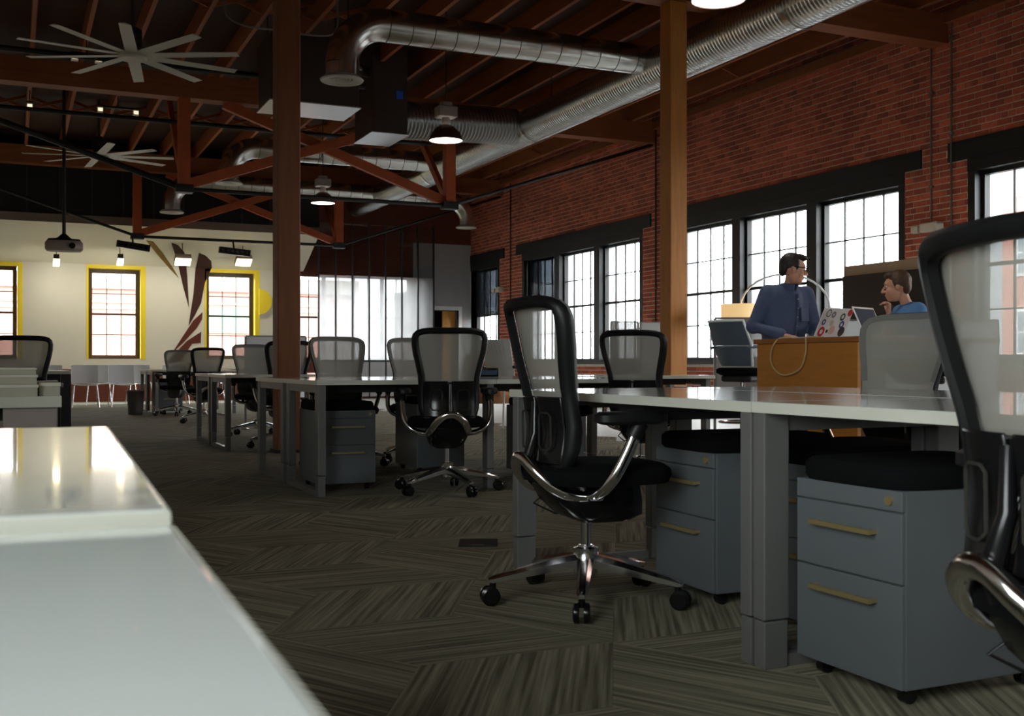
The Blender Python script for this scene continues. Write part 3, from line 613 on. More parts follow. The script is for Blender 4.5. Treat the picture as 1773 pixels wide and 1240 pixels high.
# ------------------------------------------------------------------ mesh-back task chair (faces +y locally)
HWT = [(.445, .085), (.462, .135), (.49, .172), (.55, .193), (.63, .198), (.70, .194), (.76, .198), (.83, .214), (.90, .231), (.96, .241), (1.0, .243), (1.03, .234), (1.05, .213), (1.061, .18), (1.066, .13)]
YBT = [(.44, -.18), (.5, -.165), (.6, -.15), (.72, -.165), (.85, -.20), (1.07, -.25)]
def itp(T, z):
    return float(np.interp(z, [a for a, b in T], [b for a, b in T]))
def bpt(x, z, off=0): return Vector((x, itp(YBT, z) + .05 * (x / .24) ** 2 + off, z))
def superell(a, b, n, p, c=(0, 0)):
    return [(c[0] + a * math.copysign(abs(math.cos(t)) ** p, math.cos(t)), c[1] + b * math.copysign(abs(math.sin(t)) ** p, math.sin(t))) for t in np.linspace(0, 2 * math.pi, n, endpoint=False)]
def make_chair(label, group):
    t = thing('office_chair', label, 'office chair', (0, 0, 0), 0, group)
    right = [(h, z) for z, h in HWT]; out = right + [(.06, 1.067), (-.06, 1.067)] + [(-h, z) for h, z in right[::-1]] + [(-.03, .442), (.03, .442)]
    n = len(out); rings = []
    for i, (x, z) in enumerate(out):
        a, b = Vector(out[i - 1]), Vector(out[(i + 1) % n]); d = (b - a).normalized(); nx, nz = d.y, -d.x            # outward normal (counter-clockwise outline)
        w = .036 if z > .5 else .045
        xi, zi = x - nx * w, z - nz * w
        rings.append([bpt(x, z, .012), bpt(x + nx * .004, z + nz * .004, -.002), bpt(x, z, -.016), bpt(x - nx * .012, z - nz * .012, -.027), bpt(xi + nx * .01, zi + nz * .01, -.026), bpt(xi, zi, -.016), bpt(xi, zi, .006)])
    ob('back_frame', G().loft(rings, True, False, True), 'black_plastic', t)
    def mf(z0, z1, k, off):
        def f(u, v):
            z = z0 + (z1 - z0) * v; x = (2 * u - 1) * itp(HWT, z) * k; p = bpt(x, z, off); return p, (0, 1, .15)
        return f
    ob('back_mesh', G().sheet(mf(.715, 1.058, .985, .019), 12, 12, .004), 'mesh_grey', t)
    rim = []
    for i, (x, z) in enumerate(out):
        if z < .71: continue
        a, b = Vector(out[i - 1]), Vector(out[(i + 1) % n]); d = (b - a).normalized(); nx, nz = d.y, -d.x; xi, zi = x - nx * .026, z - nz * .026
        rim.append([bpt(x, z, .014), bpt(x, z, .022), bpt(xi, zi, .022), bpt(xi, zi, .016)])
    ob('mesh_binding', G().loft(rim), 'mesh_rim', t)
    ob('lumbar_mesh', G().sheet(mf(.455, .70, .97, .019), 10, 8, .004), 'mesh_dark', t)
    ob('cross_bar', G().sheet(mf(.690, .722, .97, .004), 12, 2, .022), 'black_plastic', t)
    ob('spine', G().tube([(0, itp(YBT, .71) - .03, .71), (0, itp(YBT, .6) - .045, .6), (0, -.225, .51), (0, -.205, .46)], [.013, .016, .02, .02], 10), 'black_gloss', t)
    for s_ in (-1, 1):
        ob('lumbar_pad', G().sheet(lambda u, v: (bpt(s_ * (.010 + .155 * u), .50 + .228 * v, -.030 - .008 * math.sin(math.pi * u)), (0, -1, 0)), 8, 6, .010), 'black_gloss', t, .008)
        ob('pad_slot', G().tube([bpt(s_ * x, z, -.046) for x, z in ((.05, .66), (.05, .56), (.07, .545), (.11, .545), (.125, .56), (.125, .66), (.11, .672), (.065, .672))], .004, 6, True), 'mesh_dark', t)
    ob('seat', G().loft([[(x * k, y * k + .03, z) for x, y in superell(.25, .245, 32, .62)] for k, z in ((.8, .425), (.96, .43), (1, .455), (.985, .478), (.9, .492), (.5, .498))]), 'black_fabric', t)
    ob('mechanism', G().loft([[(x * k, y * k + c, z) for x, y in superell(.13, .17, 20, .5)] for k, c, z in ((.55, .06, .285), (.85, .05, .31), (1, .02, .36), (1.05, 0, .41), (1.05, 0, .428))]), 'black_gloss', t)
    ob('back_bracket', G().tube([*spline([(-.115, .0, .385), (-.125, -.10, .39), (-.118, -.17, .415), (-.085, -.225, .47), (-.03, -.245, .51), (.03, -.245, .51), (.085, -.225, .47), (.118, -.17, .415), (.125, -.10, .39), (.115, .0, .385)], 4)], .026, 12, flat=.8), 'chrome', t)
    for s_ in (-1, 1):
        a = ob('arm_support', G().tube(spline([(s_ * .11, -.04, .385), (s_ * .18, -.05, .392), (s_ * .24, -.045, .42), (s_ * .275, -.02, .47), (s_ * .288, .02, .55), (s_ * .29, .05, .62)], 4), .023, 12, flat=.75), 'chrome', t)
        ob('arm_sleeve', G().tube([(s_ * .289, .035, .595), (s_ * .29, .06, .645)], [.026, .032], 12), 'black_plastic', a)
        ob('arm_pad', G().loft([[(x * k + s_ * .285, y * k + .03, z) for x, y in superell(.05, .13, 20, .6)] for k, z in ((.8, .64), (1, .65), (1, .672), (.85, .682))]), 'black_plastic', a)
    ob('lever_cable', G().tube([(-.1, -.1, .385), (-.12, -.15, .34), (-.11, -.07, .30), (-.08, 0, .31)], .004, 6), 'black_plastic', t)
    ob('gas_column', G().lathe([(.026, .19), (.026, .2), (.018, .2), (.018, .30)], 16), 'chrome', t); ob('hub', G().lathe([(.03, .085), (.042, .1), (.04, .155), (.045, .165), (.045, .19), (.03, .195)], 18), 'chrome', t)
    me = me2 = None
    for k in range(5):
        a_ = R(72 * k + 18)
        if me is None:
            me = G().loft([[(r, w * q, z + h * s2) for q, s2 in ((-1, -.6), (-1, .4), (-.5, 1), (.5, 1), (1, .4), (1, -.6))] for r, w, z, h in ((.03, .03, .140, .030), (.12, .027, .128, .026), (.25, .022, .104, .019), (.335, .018, .088, .014), (.352, .011, .086, .009))]).mesh('base_arm', 'chrome')
            g = G().cyl((.335, 0, .08), (.335, 0, .05), .012, n=10)
            for q in (-1, 1): g.add(*(lambda L: ([(v[0], v[1], v[2]) for v in L.v], L.f))(G().tube([(.345, q * .008, .034), (.345, q * .013, .034), (.345, q * .024, .034), (.345, q * .028, .034)], [.033, .034, .033, .026], 16)), smooth=True)
            me2 = g.mesh('caster', 'black_gloss')
        b = link('base_arm', me, t); b.rotation_euler = (0, 0, a_); link('caster', me2, b)
    return t
CH = [  # x, y, heading, label
 (1.85, 3.43, -93, 'mesh office chair in the middle, half turned, against the near white desk'),
 (1.645, 1.225, -105, 'large mesh office chair cut by the frame edge beside the near filing pedestal'),
 (2.60, 6.74, -15, 'black-framed mesh office chair seen squarely from behind at the desk pod'),
 (4.02, 6.62, -52, 'black-framed mesh office chair just in front of the honey column'),
 (3.46, 3.72, 96, 'mesh office chair facing the viewer across the near desk by the counter'),
 (2.50, 8.82, 184, 'mesh office chair facing forward right beside the brown column'),
 (3.22, 9.0, 176, 'mesh office chair facing forward in front of the glass screen'),
 (2.50, 11.05, 4, 'black-framed office chair half hidden behind the brown column'),
 (2.60, 12.86, 186, 'mesh office chair facing forward at the desk behind the brown column'),
 (2.50, 16.1, 8, 'black-framed mesh office chair in front of the window beside the mural'),
 (2.44, 18.5, 160, 'pale mesh office chair just below the leaf mural tip'),
 (.06, 10.02, 2, 'black-framed mesh office chair at the left edge before the far window'),
]
chair0 = make_chair(CH[0][3], 'mesh office chairs'); chair0.location = (CH[0][0], CH[0][1], 0); chair0.rotation_euler = (0, 0, R(CH[0][2]))
chairs = [chair0] + [dup(chair0, (x, y, 0), R(a), lb) for x, y, a, lb in CH[1:]]
for c_, d_ in zip(chairs, (26.5, 40, 57, 10, 30, 50, 5, 22, 61, 35, 12, 44)):      # the swivel bases stand at their own angles
    for k_ in c_.children:
        if k_.name.startswith('base_arm'): k_.rotation_euler.z += R(d_)

# ------------------------------------------------------------------ desks
def desk(x0, x1, y0, y1, h, label, legs, rails=(), group='white topped desks', rz=0, leg_m='steel_grey', lw=(.05, .085), th=.03, panel=None):
    """white top with edge band; legs = (x, y) centres in room axes; rails = pairs of leg indexes joined along the floor"""
    t = thing('desk', label, 'desk', (x0, y0, 0), R(rz), group); L_ = lambda x, y: (x - x0, y - y0)
    w, d = x1 - x0, y1 - y0
    ob('desktop', G().bb(.002, w - .002, .002, d - .002, h - th, h), 'desk_white', t, .002)
    e = G().bb(0, w, 0, .002, h - th, h - .001).bb(0, w, d - .002, d, h - th, h - .001).bb(0, .002, .002, d - .002, h - th, h - .001).bb(w - .002, w, .002, d - .002, h - th, h - .001); ob('edge_band', e, 'desk_edge', t)
    ob('under_beam', G().bb(.1, w - .1, d * .45, d * .55, h - th - .06, h - th), 'dark_steel', t)
    for x, y in legs:
        a, b = L_(x, y); l = ob('leg', G().bb(a - lw[0] / 2, a + lw[0] / 2, b - lw[1] / 2, b + lw[1] / 2, .135, h - th), leg_m, t, .004)
        ob('foot_sleeve', G().bb(a - lw[0] / 2 + .002, a + lw[0] / 2 - .002, b - lw[1] / 2 + .002, b + lw[1] / 2 - .002, 0, .131), leg_m, l, .004)
    for i, j in rails:
        (a, b), (c, d_) = L_(*legs[i]), L_(*legs[j])
        if abs(a - c) < .02: q = (a - lw[0] / 2 + .004, a + lw[0] / 2 - .004, min(b, d_) + lw[1] / 2, max(b, d_) - lw[1] / 2)
        else: q = (min(a, c) + lw[0] / 2, max(a, c) - lw[0] / 2, b - lw[1] / 2 + .01, b + lw[1] / 2 - .01)
        ob('floor_rail', G().bb(*q, 0, .035), leg_m, t); ob('top_rail', G().bb(*q, h - th - .05, h - th), leg_m, t)
    return t
# near pod (long sides along y)
NL = (.085, .05)
for nm, xa, xb, la, lb2 in (('front', 1.87, 2.60, 'white desk the middle chair is pushed against', 'white desk at the right edge under the large mesh chair'), ('back', 2.63, 3.36, 'white desk across from the middle chair, backing onto its desk', 'white desk in front of the wooden counter, nearest it')):
    f, b = (xa + .045, xb - .05); 
    desk(xa, xb, 2.502, 4.13, .735, la, [(f, 2.53), (b, 2.53), (f, 4.08), (b, 4.08)], ((0, 1), (2, 3)), lw=NL)
    desk(xa, xb, .80, 2.498, .735, lb2, [(f, 2.47), (b, 2.47), (f, .86), (b, .86)], ((0, 1), (2, 3)), lw=NL)
# middle pod behind, long sides along x
desk(1.74, 2.968, 6.77, 7.70, .735, 'white desk with the grey pedestal and square end frame', [(1.775, 6.82), (1.775, 7.62), (2.93, 6.82)], ((0, 1),))
desk(2.972, 4.20, 6.77, 7.70, .735, 'white desk under the chair beside the honey column', [(4.165, 6.82), (4.165, 7.62)], ((0, 1),))
desk(1.74, 2.968, 7.73, 8.66, .735, 'white desk under the chair beside the brown column', [(1.775, 7.80), (1.775, 8.60), (2.93, 8.60)], ((0, 1),))
desk(2.972, 4.20, 7.73, 8.66, .735, 'white desk carrying the small dark organizer', [(4.165, 7.80), (4.165, 8.60)], ((0, 1),))
desk(4.55, 5.86, 8.37, 9.10, .735, 'narrow white desk end in front of the honey column base', [(5.80, 8.44), (5.80, 9.04), (4.62, 8.44)], ((0, 1),))
desk(1.86, 3.25, 10.72, 11.66, .735, 'white desk just behind the brown column', [(1.895, 10.77), (1.895, 11.58), (3.2, 10.77)], ((0, 1),))
desk(1.86, 3.25, 11.69, 12.62, .735, 'white desk behind the brown column, far half of its pod', [(1.895, 11.76), (1.895, 12.56), (3.2, 12.56)], ((0, 1),))
desk(2.1, 3.5, 18.95, 19.86, .735, 'small distant white desk beside the waste bin', [(2.135, 19.0), (2.135, 19.8), (3.45, 19.0)], ((0, 1),))
desk(2.1, 3.5, 19.89, 20.8, .735, 'distant white desk behind the one by the waste bin', [(2.135, 19.96), (2.135, 20.74), (3.45, 20.74)], ((0, 1),))
# left side
desk(-1.25, .50, 10.95, 11.75, .775, 'white desk with a dark leg beyond the left chair', [(.455, 11.0), (.455, 11.7), (-1.2, 11.0), (-1.2, 11.7)], (), leg_m='dark_steel', lw=(.09, .09))
desk(-1.175, .105, .869, 2.01, .735, 'glossy white table top at lower left, its far half', [(-1.1, .95), (-1.1, 1.94), (.03, 1.92)], (), rz=-2.2)
desk(-1.18, .07, -.512, .838, .726, 'white table top filling the lower left corner', [(-1.1, -.45), (-1.1, .72), (.0, -.45)], (), rz=-1.5)
lo = desk(-1.25, .165, 4.32, 5.1, .722, 'cream bench desk at the left edge holding pale boxes', [(-1.2, 4.4), (-1.2, 5.02)], (), th=.04)
ob('side_cabinet', G().bb(1.22, 1.40, .02, .75, 0, .682), 'lamp_housing', lo, .004); ob('back_panel', G().bb(.02, 1.2, .6, .62, .05, .682), 'dark_steel', lo)

# ------------------------------------------------------------------ filing pedestals (front faces -y locally)
def pedestal(label, loc, rz, cushion=True):
    t = thing('filing_pedestal', label, 'filing cabinet', (*loc, 0), R(rz), 'mobile filing pedestals'); w, d, z0, h = .39, .52, .045, .53
    ob('body', G().bb(-w / 2, w / 2, .012, d, z0, h), 'pedestal_grey', t, .004)
    lip = ob('top_lip', G().bb(-w / 2, w / 2, 0, .012, h - .05, h), 'pedestal_grey', t, .002); ob('lock', G().cyl((w / 2 - .04, .0, h - .025), (w / 2 - .04, -.008, h - .025), .012, n=12), 'brass_pull', lip)
    for a, b in ((z0 + .003, .300), (.304, h - .054)):
        dr = ob('drawer', G().bb(-w / 2 + .001, w / 2 - .001, 0, .0115, a, b), 'pedestal_grey', t, .002); zz = b - .055 if b < .31 else b - .06
        g = G().bb(-.113, .113, -.03, -.018, zz, zz + .012)
        for q in (-.105, .105): g.bb(q - .006, q + .006, -.02, 0, zz + .001, zz + .011)
        ob('pull', g, 'brass_pull', dr)
    for x in (-.15, .15):
        for y in (.06, .46): ob('caster', G().cyl((x - .012, y, .022), (x + .012, y, .022), .022, n=12).cyl((x, y, .03), (x, y, .046), .008, n=8), 'black_gloss', t)
    if cushion: ob('cushion', G().loft([[(x * k, y * k + d / 2, z) for x, y in superell(w / 2 + .01, d / 2 + .01, 32, .35)] for k, z in ((.97, h), (1, h + .012), (1, h + .045), (.95, h + .058), (.6, h + .062))]), 'black_fabric', t)
    return t
for lb, loc, rz in (('grey filing pedestal with brass pulls nearest the viewer', (1.955, 2.215), -90), ('grey filing pedestal glimpsed behind the desk leg', (2.2, 2.79), -90), ('grey filing pedestal in shadow behind the middle chair', (2.2, 3.34), -92),
                    ('grey filing pedestal at the left end of the middle desk pod', (2.02, 7.06), 0), ('grey filing pedestal showing its side behind the squarely seen chair', (3.0, 8.42), 180), ('dark grey filing pedestal between two chairs of the middle pod', (3.62, 7.1), 0),
                    ('grey filing pedestal under the desk behind the brown column', (3.05, 11.0), 0), ('small grey filing pedestal by the distant waste bin', (2.42, 19.1), 0)):
    pedestal(lb, loc, rz)

# ------------------------------------------------------------------ white stacking chairs by the far wall (face -y)
def make_white(label):
    t = thing('stacking_chair', label, 'chair', (0, 0, 0), 0, 'white stacking chairs by the far wall')
    ob('seat', G().sheet(lambda u, v: ((.47 * (u - .5), -.22 + .44 * v, .45 - .02 * math.sin(math.pi * u) + .01 * v), (0, 0, 1)), 8, 6, .01), 'white_plastic', t)
    ob('backrest', G().sheet(lambda u, v: ((.48 * (u - .5), .22 + .10 * v - .05 * math.cos(math.pi * (u - .5)) * -1 - .05, .455 + .36 * v), (0, -1, .2)), 8, 6, .01), 'white_plastic', t)
    for sx in (-1, 1):
        ob('leg', G().tube([(sx * .2, .15, .44), (sx * .24, .26, .02), (sx * .24, -.2, .012), (sx * .2, -.16, .44)], .009, 8), 'chrome', t)
        ob('back_post', G().tube([(sx * .2, .17, .43), (sx * .235, .22, .5), (sx * .235, .27, .72)], .009, 8), 'chrome', t)
    return t
wc0 = make_white('white plastic stacking chair in front of the middle far window, first of the front row'); wc0.location = (1.28, 22.5, 0)
for x, y, a, lb in ((1.98, 22.7, 4, 'white plastic stacking chair left of the waste bin, second of the front row'), (.62, 22.4, -3, 'white plastic stacking chair half hidden by the dark desk leg'), (.30, 23.8, 5, 'white stacking chair in the back row near the left chair'), (1.62, 23.9, -4, 'white stacking chair in the back row between the two front ones'), (2.42, 24.0, 3, 'white stacking chair in the back row above the waste bin'), (3.1, 23.6, 0, 'white stacking chair in the back row below the leaf mural'), (3.75, 23.3, 8, 'white stacking chair seen under the distant desk beside the mural')):
    dup(wc0, (x, y, 0), R(a), lb)
t = thing('waste_bin', 'dark grey open waste bin beside the distant desk', 'bin', (1.86, 19.1, 0)); ob('body', G().lathe([(.11, 0), (.115, .01), (.14, .39), (.134, .39), (.11, .02), (.001, .02)], 20, caps=False), 'bin_grey', t); ob('rim', G().lathe([(.134, .385), (.148, .385), (.148, .405), (.134, .405), (.134, .385)], 20, caps=False), 'lamp_housing', t)
t = thing('floor_box', 'black square floor outlet cover in the carpet', 'floor outlet', (1.985, 4.735, 0), R(-24)); ob('lid', G().bb(-.09, .09, -.1, .1, 0, .006), 'black_plastic', t, .002); ob('latch', G().bb(-.03, .03, -.085, -.07, .006, .009), 'dark_steel', t)
# pale boxes on the bench desk
for x0, x1, y0, y1, z0, z1, lb in ((-.55, .085, 4.36, 4.9, .722, .765, 'flat pale box at the bottom of the stack on the bench desk'), (-.56, .083, 4.37, 4.9, .766, .80, 'flat pale box in the middle of the stack on the bench desk'), (-.55, .08, 4.38, 4.9, .801, .825, 'thin pale box on top of the stack on the bench desk'), (.092, .162, 4.4, 4.95, .722, .77, 'narrow cream box beside the stack on the bench desk')):
    t = thing('flat_box', lb, 'box', (x0, y0, z0), 0, 'pale boxes on the bench desk'); ob('carton', G().bb(0, x1 - x0, 0, y1 - y0, 0, (z1 - z0) * .72), 'cardboard', t); ob('lid', G().bb(-.004, x1 - x0 + .004, -.004, y1 - y0 + .004, (z1 - z0) * .7, z1 - z0), 'paper', t, .002)
# small organizer on the middle pod
t = thing('desk_organizer', 'small dark open organizer box on the middle desk pod', 'organizer', (3.62, 8.5, .735), 0); ob('tray', G().bb(-.1, .1, -.06, .06, 0, .01).bb(-.1, -.09, -.06, .06, 0, .07).bb(.09, .1, -.06, .06, 0, .07).bb(-.1, .1, .05, .06, 0, .07), 'dark_steel', t); ob('front', G().bb(-.1, .1, -.06, -.055, 0, .05), 'laptop_screen', t)

# ------------------------------------------------------------------ screens and boards
def board(name, label, cat, a, b, z0, z1, m, th=.03, feet=True, trim='aluminium'):
    a, b = Vector((*a, 0)), Vector((*b, 0)); mid = (a + b) / 2; d = b - a; L_ = d.length; t = thing(name, label, cat, mid, math.atan2(d.y, d.x))
    ob('panel', G().bb(-L_ / 2 + .01, L_ / 2 - .01, -th / 2, th / 2, z0, z1), m, t, .004); ob('top_trim', G().bb(-L_ / 2, L_ / 2, -th / 2 - .004, th / 2 + .004, z1, z1 + .015), trim, t)
    for s_ in (-1, 1):
        p_ = ob('post', G().bb(s_ * L_ / 2 - .012, s_ * L_ / 2 + .012, -.014, .014, 0, z1), trim, t)
        if feet: ob('foot', G().bb(s_ * L_ / 2 - .015, s_ * L_ / 2 + .015, -.2, .2, 0, .02), trim, p_)
    return t
board('mobile_whiteboard', 'white board panel standing behind the brown column chairs', 'whiteboard', (2.72, 14.2), (3.5, 14.2), .55, 1.19, 'white_plastic')
board('desk_screen', 'grey fabric screen standing by the window left of the honey column', 'partition', (7.46, 13.1), (7.80, 12.95), .45, 1.41, 'screen_fabric')
board('desk_screen', 'white screen panel beside the grey one left of the honey column', 'partition', (7.84, 12.95), (8.2, 12.8), .45, 1.40, 'white_plastic')
board('mesh_screen', 'grey mesh screen between the honey column and the counter', 'partition', (6.40, 9.15), (7.3, 8.75), .35, 1.29, 'screen_fabric')
board('mesh_screen', 'pale fabric screen behind the standing person', 'partition', (7.35, 8.73), (9.0, 8.0), .35, 1.27, 'white_plastic')
t = thing('display_board', 'large tan board with a black screen before the windows', 'display', (9.5, 10.05, 0)); ob('backboard', G().bb(0, .04, -.95, .74, .6, 2.06), 'tan_board', t, .004); ob('screen', G().bb(-.04, 0, -.93, .735, .75, 1.93), 'screen_black', t, .004)
for s_ in (-.7, .5): l = ob('stand_post', G().bb(.04, .09, s_ - .03, s_ + .03, 0, 1.6), 'dark_steel', t); ob('foot', G().bb(-.3, .4, s_ - .03, s_ + .03, 0, .03), 'dark_steel', l)
# arc floor lamp
t = thing('arc_lamp', 'arc floor lamp with a lit drum shade behind the standing person', 'floor lamp', (8.14, 9.48, 0)); sx, sy = 7.26 - 8.14, 9.9 - 9.48
pts = [Vector((0, 0, .03)), Vector((0, 0, .8))] + [Vector((sx * (1 - math.cos(a)) / 2, sy * (1 - math.cos(a)) / 2, 1.45 + .37 * math.sin(a))) for a in np.linspace(.0, math.pi * .93, 14)]
ob('arc', G().tube(pts, .012, 8), 'white_edge', t); ob('base', G().lathe([(.18, 0), (.18, .03), (.03, .035)], 24), 'aluminium', t)
e_ = pts[-1]; sh = ob('shade', G().lathe([(.22, -.02), (.225, .14), (.218, .14), (.214, -.02), (.22, -.02)], 28, (e_.x, e_.y, e_.z - .18), caps=False), 'lampshade_lit', t)
ob('bulb', G().ell((e_.x, e_.y, e_.z - .1), (.04, .04, .05)), 'spot_lit', sh); ob('spider', G().bar((e_.x - .21, e_.y, e_.z - .05), (e_.x + .21, e_.y, e_.z - .05), .008, .008).cyl((e_.x, e_.y, e_.z - .05), e_, .008, n=6), 'white_edge', sh)
# bar stool with blue-grey shell, faces +x
t = thing('bar_stool', 'high stool with a blue-grey shell back beside the counter', 'stool', (5.84, 7.93, 0), R(-78))
def shell(z0, z1, y0, y1, w0, w1): return lambda u, v: (((2 * u - 1) * (w0 + (w1 - w0) * v), y0 + (y1 - y0) * v + .07 * (2 * u - 1) ** 2, z0 + (z1 - z0) * v), (0, 1, 0))
b_ = ob('backrest', G().sheet(shell(1.0, 1.2, -.2, -.28, .22, .2), 8, 5, .012), 'stool_shell', t); ob('backrest_lower', G().sheet(shell(.82, .99, -.13, -.2, .18, .22), 8, 4, .012), 'stool_shell', t)
ob('shell_rim', G().tube([(-.2, -.22, 1.21), (0, -.285, 1.21), (.2, -.22, 1.21), (.225, -.14, 1.0), (.18, -.08, .82)], .012, 8), 'white_edge', b_)
ob('seat', G().loft([[(x * k, y * k + .05, z) for x, y in superell(.23, .23, 28, .6)] for k, z in ((.85, .74), (1, .76), (1, .79), (.9, .805))]), 'black_fabric', t); ob('seat_pan', G().bb(-.17, .17, -.1, .2, .68, .74), 'dark_steel', t, .02)
for s_ in (-1, 1): ob('armrest', G().tube([(s_ * .21, -.17, .98), (s_ * .25, -.02, .99), (s_ * .25, .2, 1.0)], .017, 8, flat=.7), 'stool_shell', t)
ob('column', G().cyl((0, 0, .1), (0, 0, .68), .025), 'chrome', t); ob('foot_ring', G().tube([(.2 * math.cos(a), .2 * math.sin(a), .33) for a in np.linspace(0, 2 * math.pi, 24, endpoint=False)], .01, 8, True), 'chrome', t)
for k in range(5): a = ob('base_arm', G().tube([(0, 0, .1), (.3 * math.cos(R(72 * k)), .3 * math.sin(R(72 * k)), .06)], [.022, .014], 10), 'chrome', t); ob('glide', G().cyl((.3 * math.cos(R(72 * k)), .3 * math.sin(R(72 * k)), .06), (.3 * math.cos(R(72 * k)), .3 * math.sin(R(72 * k)), 0), .02, n=10), 'black_gloss', a)
# far lounge seats by the glass screen
t = thing('shell_chair', 'pale ribbed shell chair by the far window', 'chair', (5.72, 12.7, 0), R(-60))
ob('backrest', G().sheet(shell(.62, 1.14, -.16, -.34, .2, .24), 8, 6, .012), 'white_plastic', t)
for k in range(7): ob('rib', G().tube([(-.15 + .05 * k, -.158 + .07 * ((-.15 + .05 * k) / .22) ** 2 - .012, .66), (-.15 + .05 * k, -.325 + .07 * ((-.15 + .05 * k) / .22) ** 2 - .014, 1.1)], .006, 6), 'laptop_silver', t)
ob('seat', G().loft([[(x * k, y * k + .05, z) for x, y in superell(.24, .24, 24, .6)] for k, z in ((.9, .56), (1, .58), (1, .61), (.9, .62))]), 'black_fabric', t)
for s_ in (-1, 1):
    ob('armrest', G().tube([(s_ * .24, -.2, .8), (s_ * .27, 0, .78), (s_ * .27, .2, .76)], .02, 8), 'black_plastic', t)
    for q in (-.2, .24): ob('leg', G().tube([(s_ * .18, q * .8, .57), (s_ * .24, q, 0)], .012, 8), 'white_edge', t)
t = thing('lounge_chair', 'tan leather lounge chair beside the ribbed shell chair', 'armchair', (5.97, 13.8, 0), R(-70))
ob('backrest', G().sheet(lambda u, v: ((.66 * (u - .5), -.22 - .08 * v + .14 * (2 * u - 1) ** 2, .4 + .58 * v * (1 - .25 * (2 * u - 1) ** 2)), (0, 1, 0)), 10, 6, .05), 'tan_leather', t); ob('seat', G().loft([[(x * k, y * k + .04, z) for x, y in superell(.3, .3, 24, .6)] for k, z in ((.9, .3), (1, .34), (1, .42), (.9, .45))]), 'tan_leather', t)
for sx in (-1, 1):
    for q in (-.2, .24): ob('leg', G().tube([(sx * .2, q * .8, .31), (sx * .26, q, 0)], .012, 8), 'dark_steel', t)

# ------------------------------------------------------------------ high wooden counter
t = thing('counter', 'standing-height counter with an orange wood panel and dark wood top', 'counter', (5.02, 5.58, 0)); W_, D_ = 1.05, 1.06
ob('counter_top', G().bb(-.02, W_ + .2, -.03, D_ + .02, .985, 1.02), 'wood_top', t, .003)
ob('front_panel', G().bb(0, .03, 0, D_, .02, .985), 'wood_panel', t, .003); ob('end_leg', G().bb(.10, .17, .02, .09, 0, .985), 'lamp_housing', t); ob('end_leg', G().bb(W_ - .1, W_ - .03, .02, .09, 0, .985), 'lamp_housing', t)
ob('end_leg', G().bb(W_ - .1, W_ - .03, D_ - .09, D_ - .02, 0, .985), 'lamp_housing', t); ob('apron', G().bb(.03, W_ - .03, .03, .05, .87, .985), 'steel_grey', t)
# laptops, paper, cable
def laptop(label, x, y, z, rz, open_deg, stickers=False):
    t = thing('laptop', label, 'laptop', (x, y, z), R(rz), 'laptops on the counter'); ob('base', G().bb(-.165, .165, -.115, .115, 0, .014), 'laptop_silver', t, .004)
    k = ob('keyboard', G().bb(-.14, .14, -.02, .09, .014, .0155), 'dark_steel', t)
    M = Matrix.Translation((0, .113, .012)) @ Matrix.Rotation(R(-(open_deg - 90)), 4, 'X')
    g = G().bb(-.165, .165, 0, .007, 0, .23); g.v = [tuple(M @ Vector(p)) for p in g.v]; lid = ob('lid', g, 'white_edge', t, .003)
    g = G().bb(-.15, .15, -.001, 0, .015, .215); g.v = [tuple(M @ Vector(p)) for p in g.v]; ob('screen', g, 'laptop_screen', lid)
    if stickers:
        for i, (a, b, r_, m, hole) in enumerate(((-.115, .05, .034, 'dark_steel', 0), (.11, .045, .034, 'emblem_red', .017), (-.07, .165, .026, 'emblem_green', .014), (-.135, .2, .024, 'emblem_red', 0), (-.09, .105, .026, 'emblem_blue', .012), (.04, .18, .022, 'emblem_grey', .008), (.1, .19, .026, 'emblem_green', .02), (.0, .06, .03, 'emblem_pink', 0), (.03, .115, .02, 'paper', 0), (.12, .12, .02, 'emblem_blue', .01), (.05, .05, .012, 'dark_steel', 0))):
            prof = [(max(hole, .0005), .0), (r_, .0), (r_, .0012), (max(hole, .0005), .0012), (max(hole, .0005), 0)]
            g = G().lathe(prof, 18, caps=False); Q = M @ Matrix.Translation((a, .0072, b)) @ Matrix.Rotation(R(-90), 4, 'X') @ Matrix.Diagonal((1, 1.15, 1, 1)); g.v = [tuple(Q @ Vector(p)) for p in g.v]; ob('sticker', g, m, lid)
mat('emblem_red', (200, 50, 44), .5); mat('emblem_green', (40, 96, 76), .5); mat('emblem_blue', (70, 84, 150), .5); mat('emblem_grey', (140, 146, 150), .5); mat('emblem_pink', (226, 190, 176), .5)
laptop('white laptop covered with round stickers on the counter', 5.34, 6.38, 1.02, 192, 116, True)
laptop('open white laptop facing the viewer beside the stickered one', 5.57, 5.86, 1.02, 22, 114)
random.seed(3); g = G().ell((0, 0, .045), (.075, .06, .05), 16, 10); g.v = [tuple(Vector(p) * (1 + random.uniform(-.16, .16)) if p[2] > .02 else (p[0], p[1], max(p[2], 0))) for p in g.v]; g.s = [False] * len(g.s)
tag(ob('crumpled_bag', g, 'paper'), 'crumpled pale paper bag between the person and the stickered laptop', 'paper bag').location = (5.68, 6.57, 1.021)
tag(ob('power_cable', G().tube(spline([(5.35, 6.5, 1.025), (5.1, 6.40, 1.03), (5.0, 6.38, 1.01), (4.985, 6.43, .93), (4.985, 6.42, .83), (4.985, 6.30, .76), (4.985, 6.12, .80), (4.985, 6.05, .92), (4.995, 6.06, 1.01), (5.05, 6.1, 1.028), (5.2, 6.12, 1.025)], 6), .006, 8), 'cable'), 'pale cable looping down the front of the counter', 'cable')
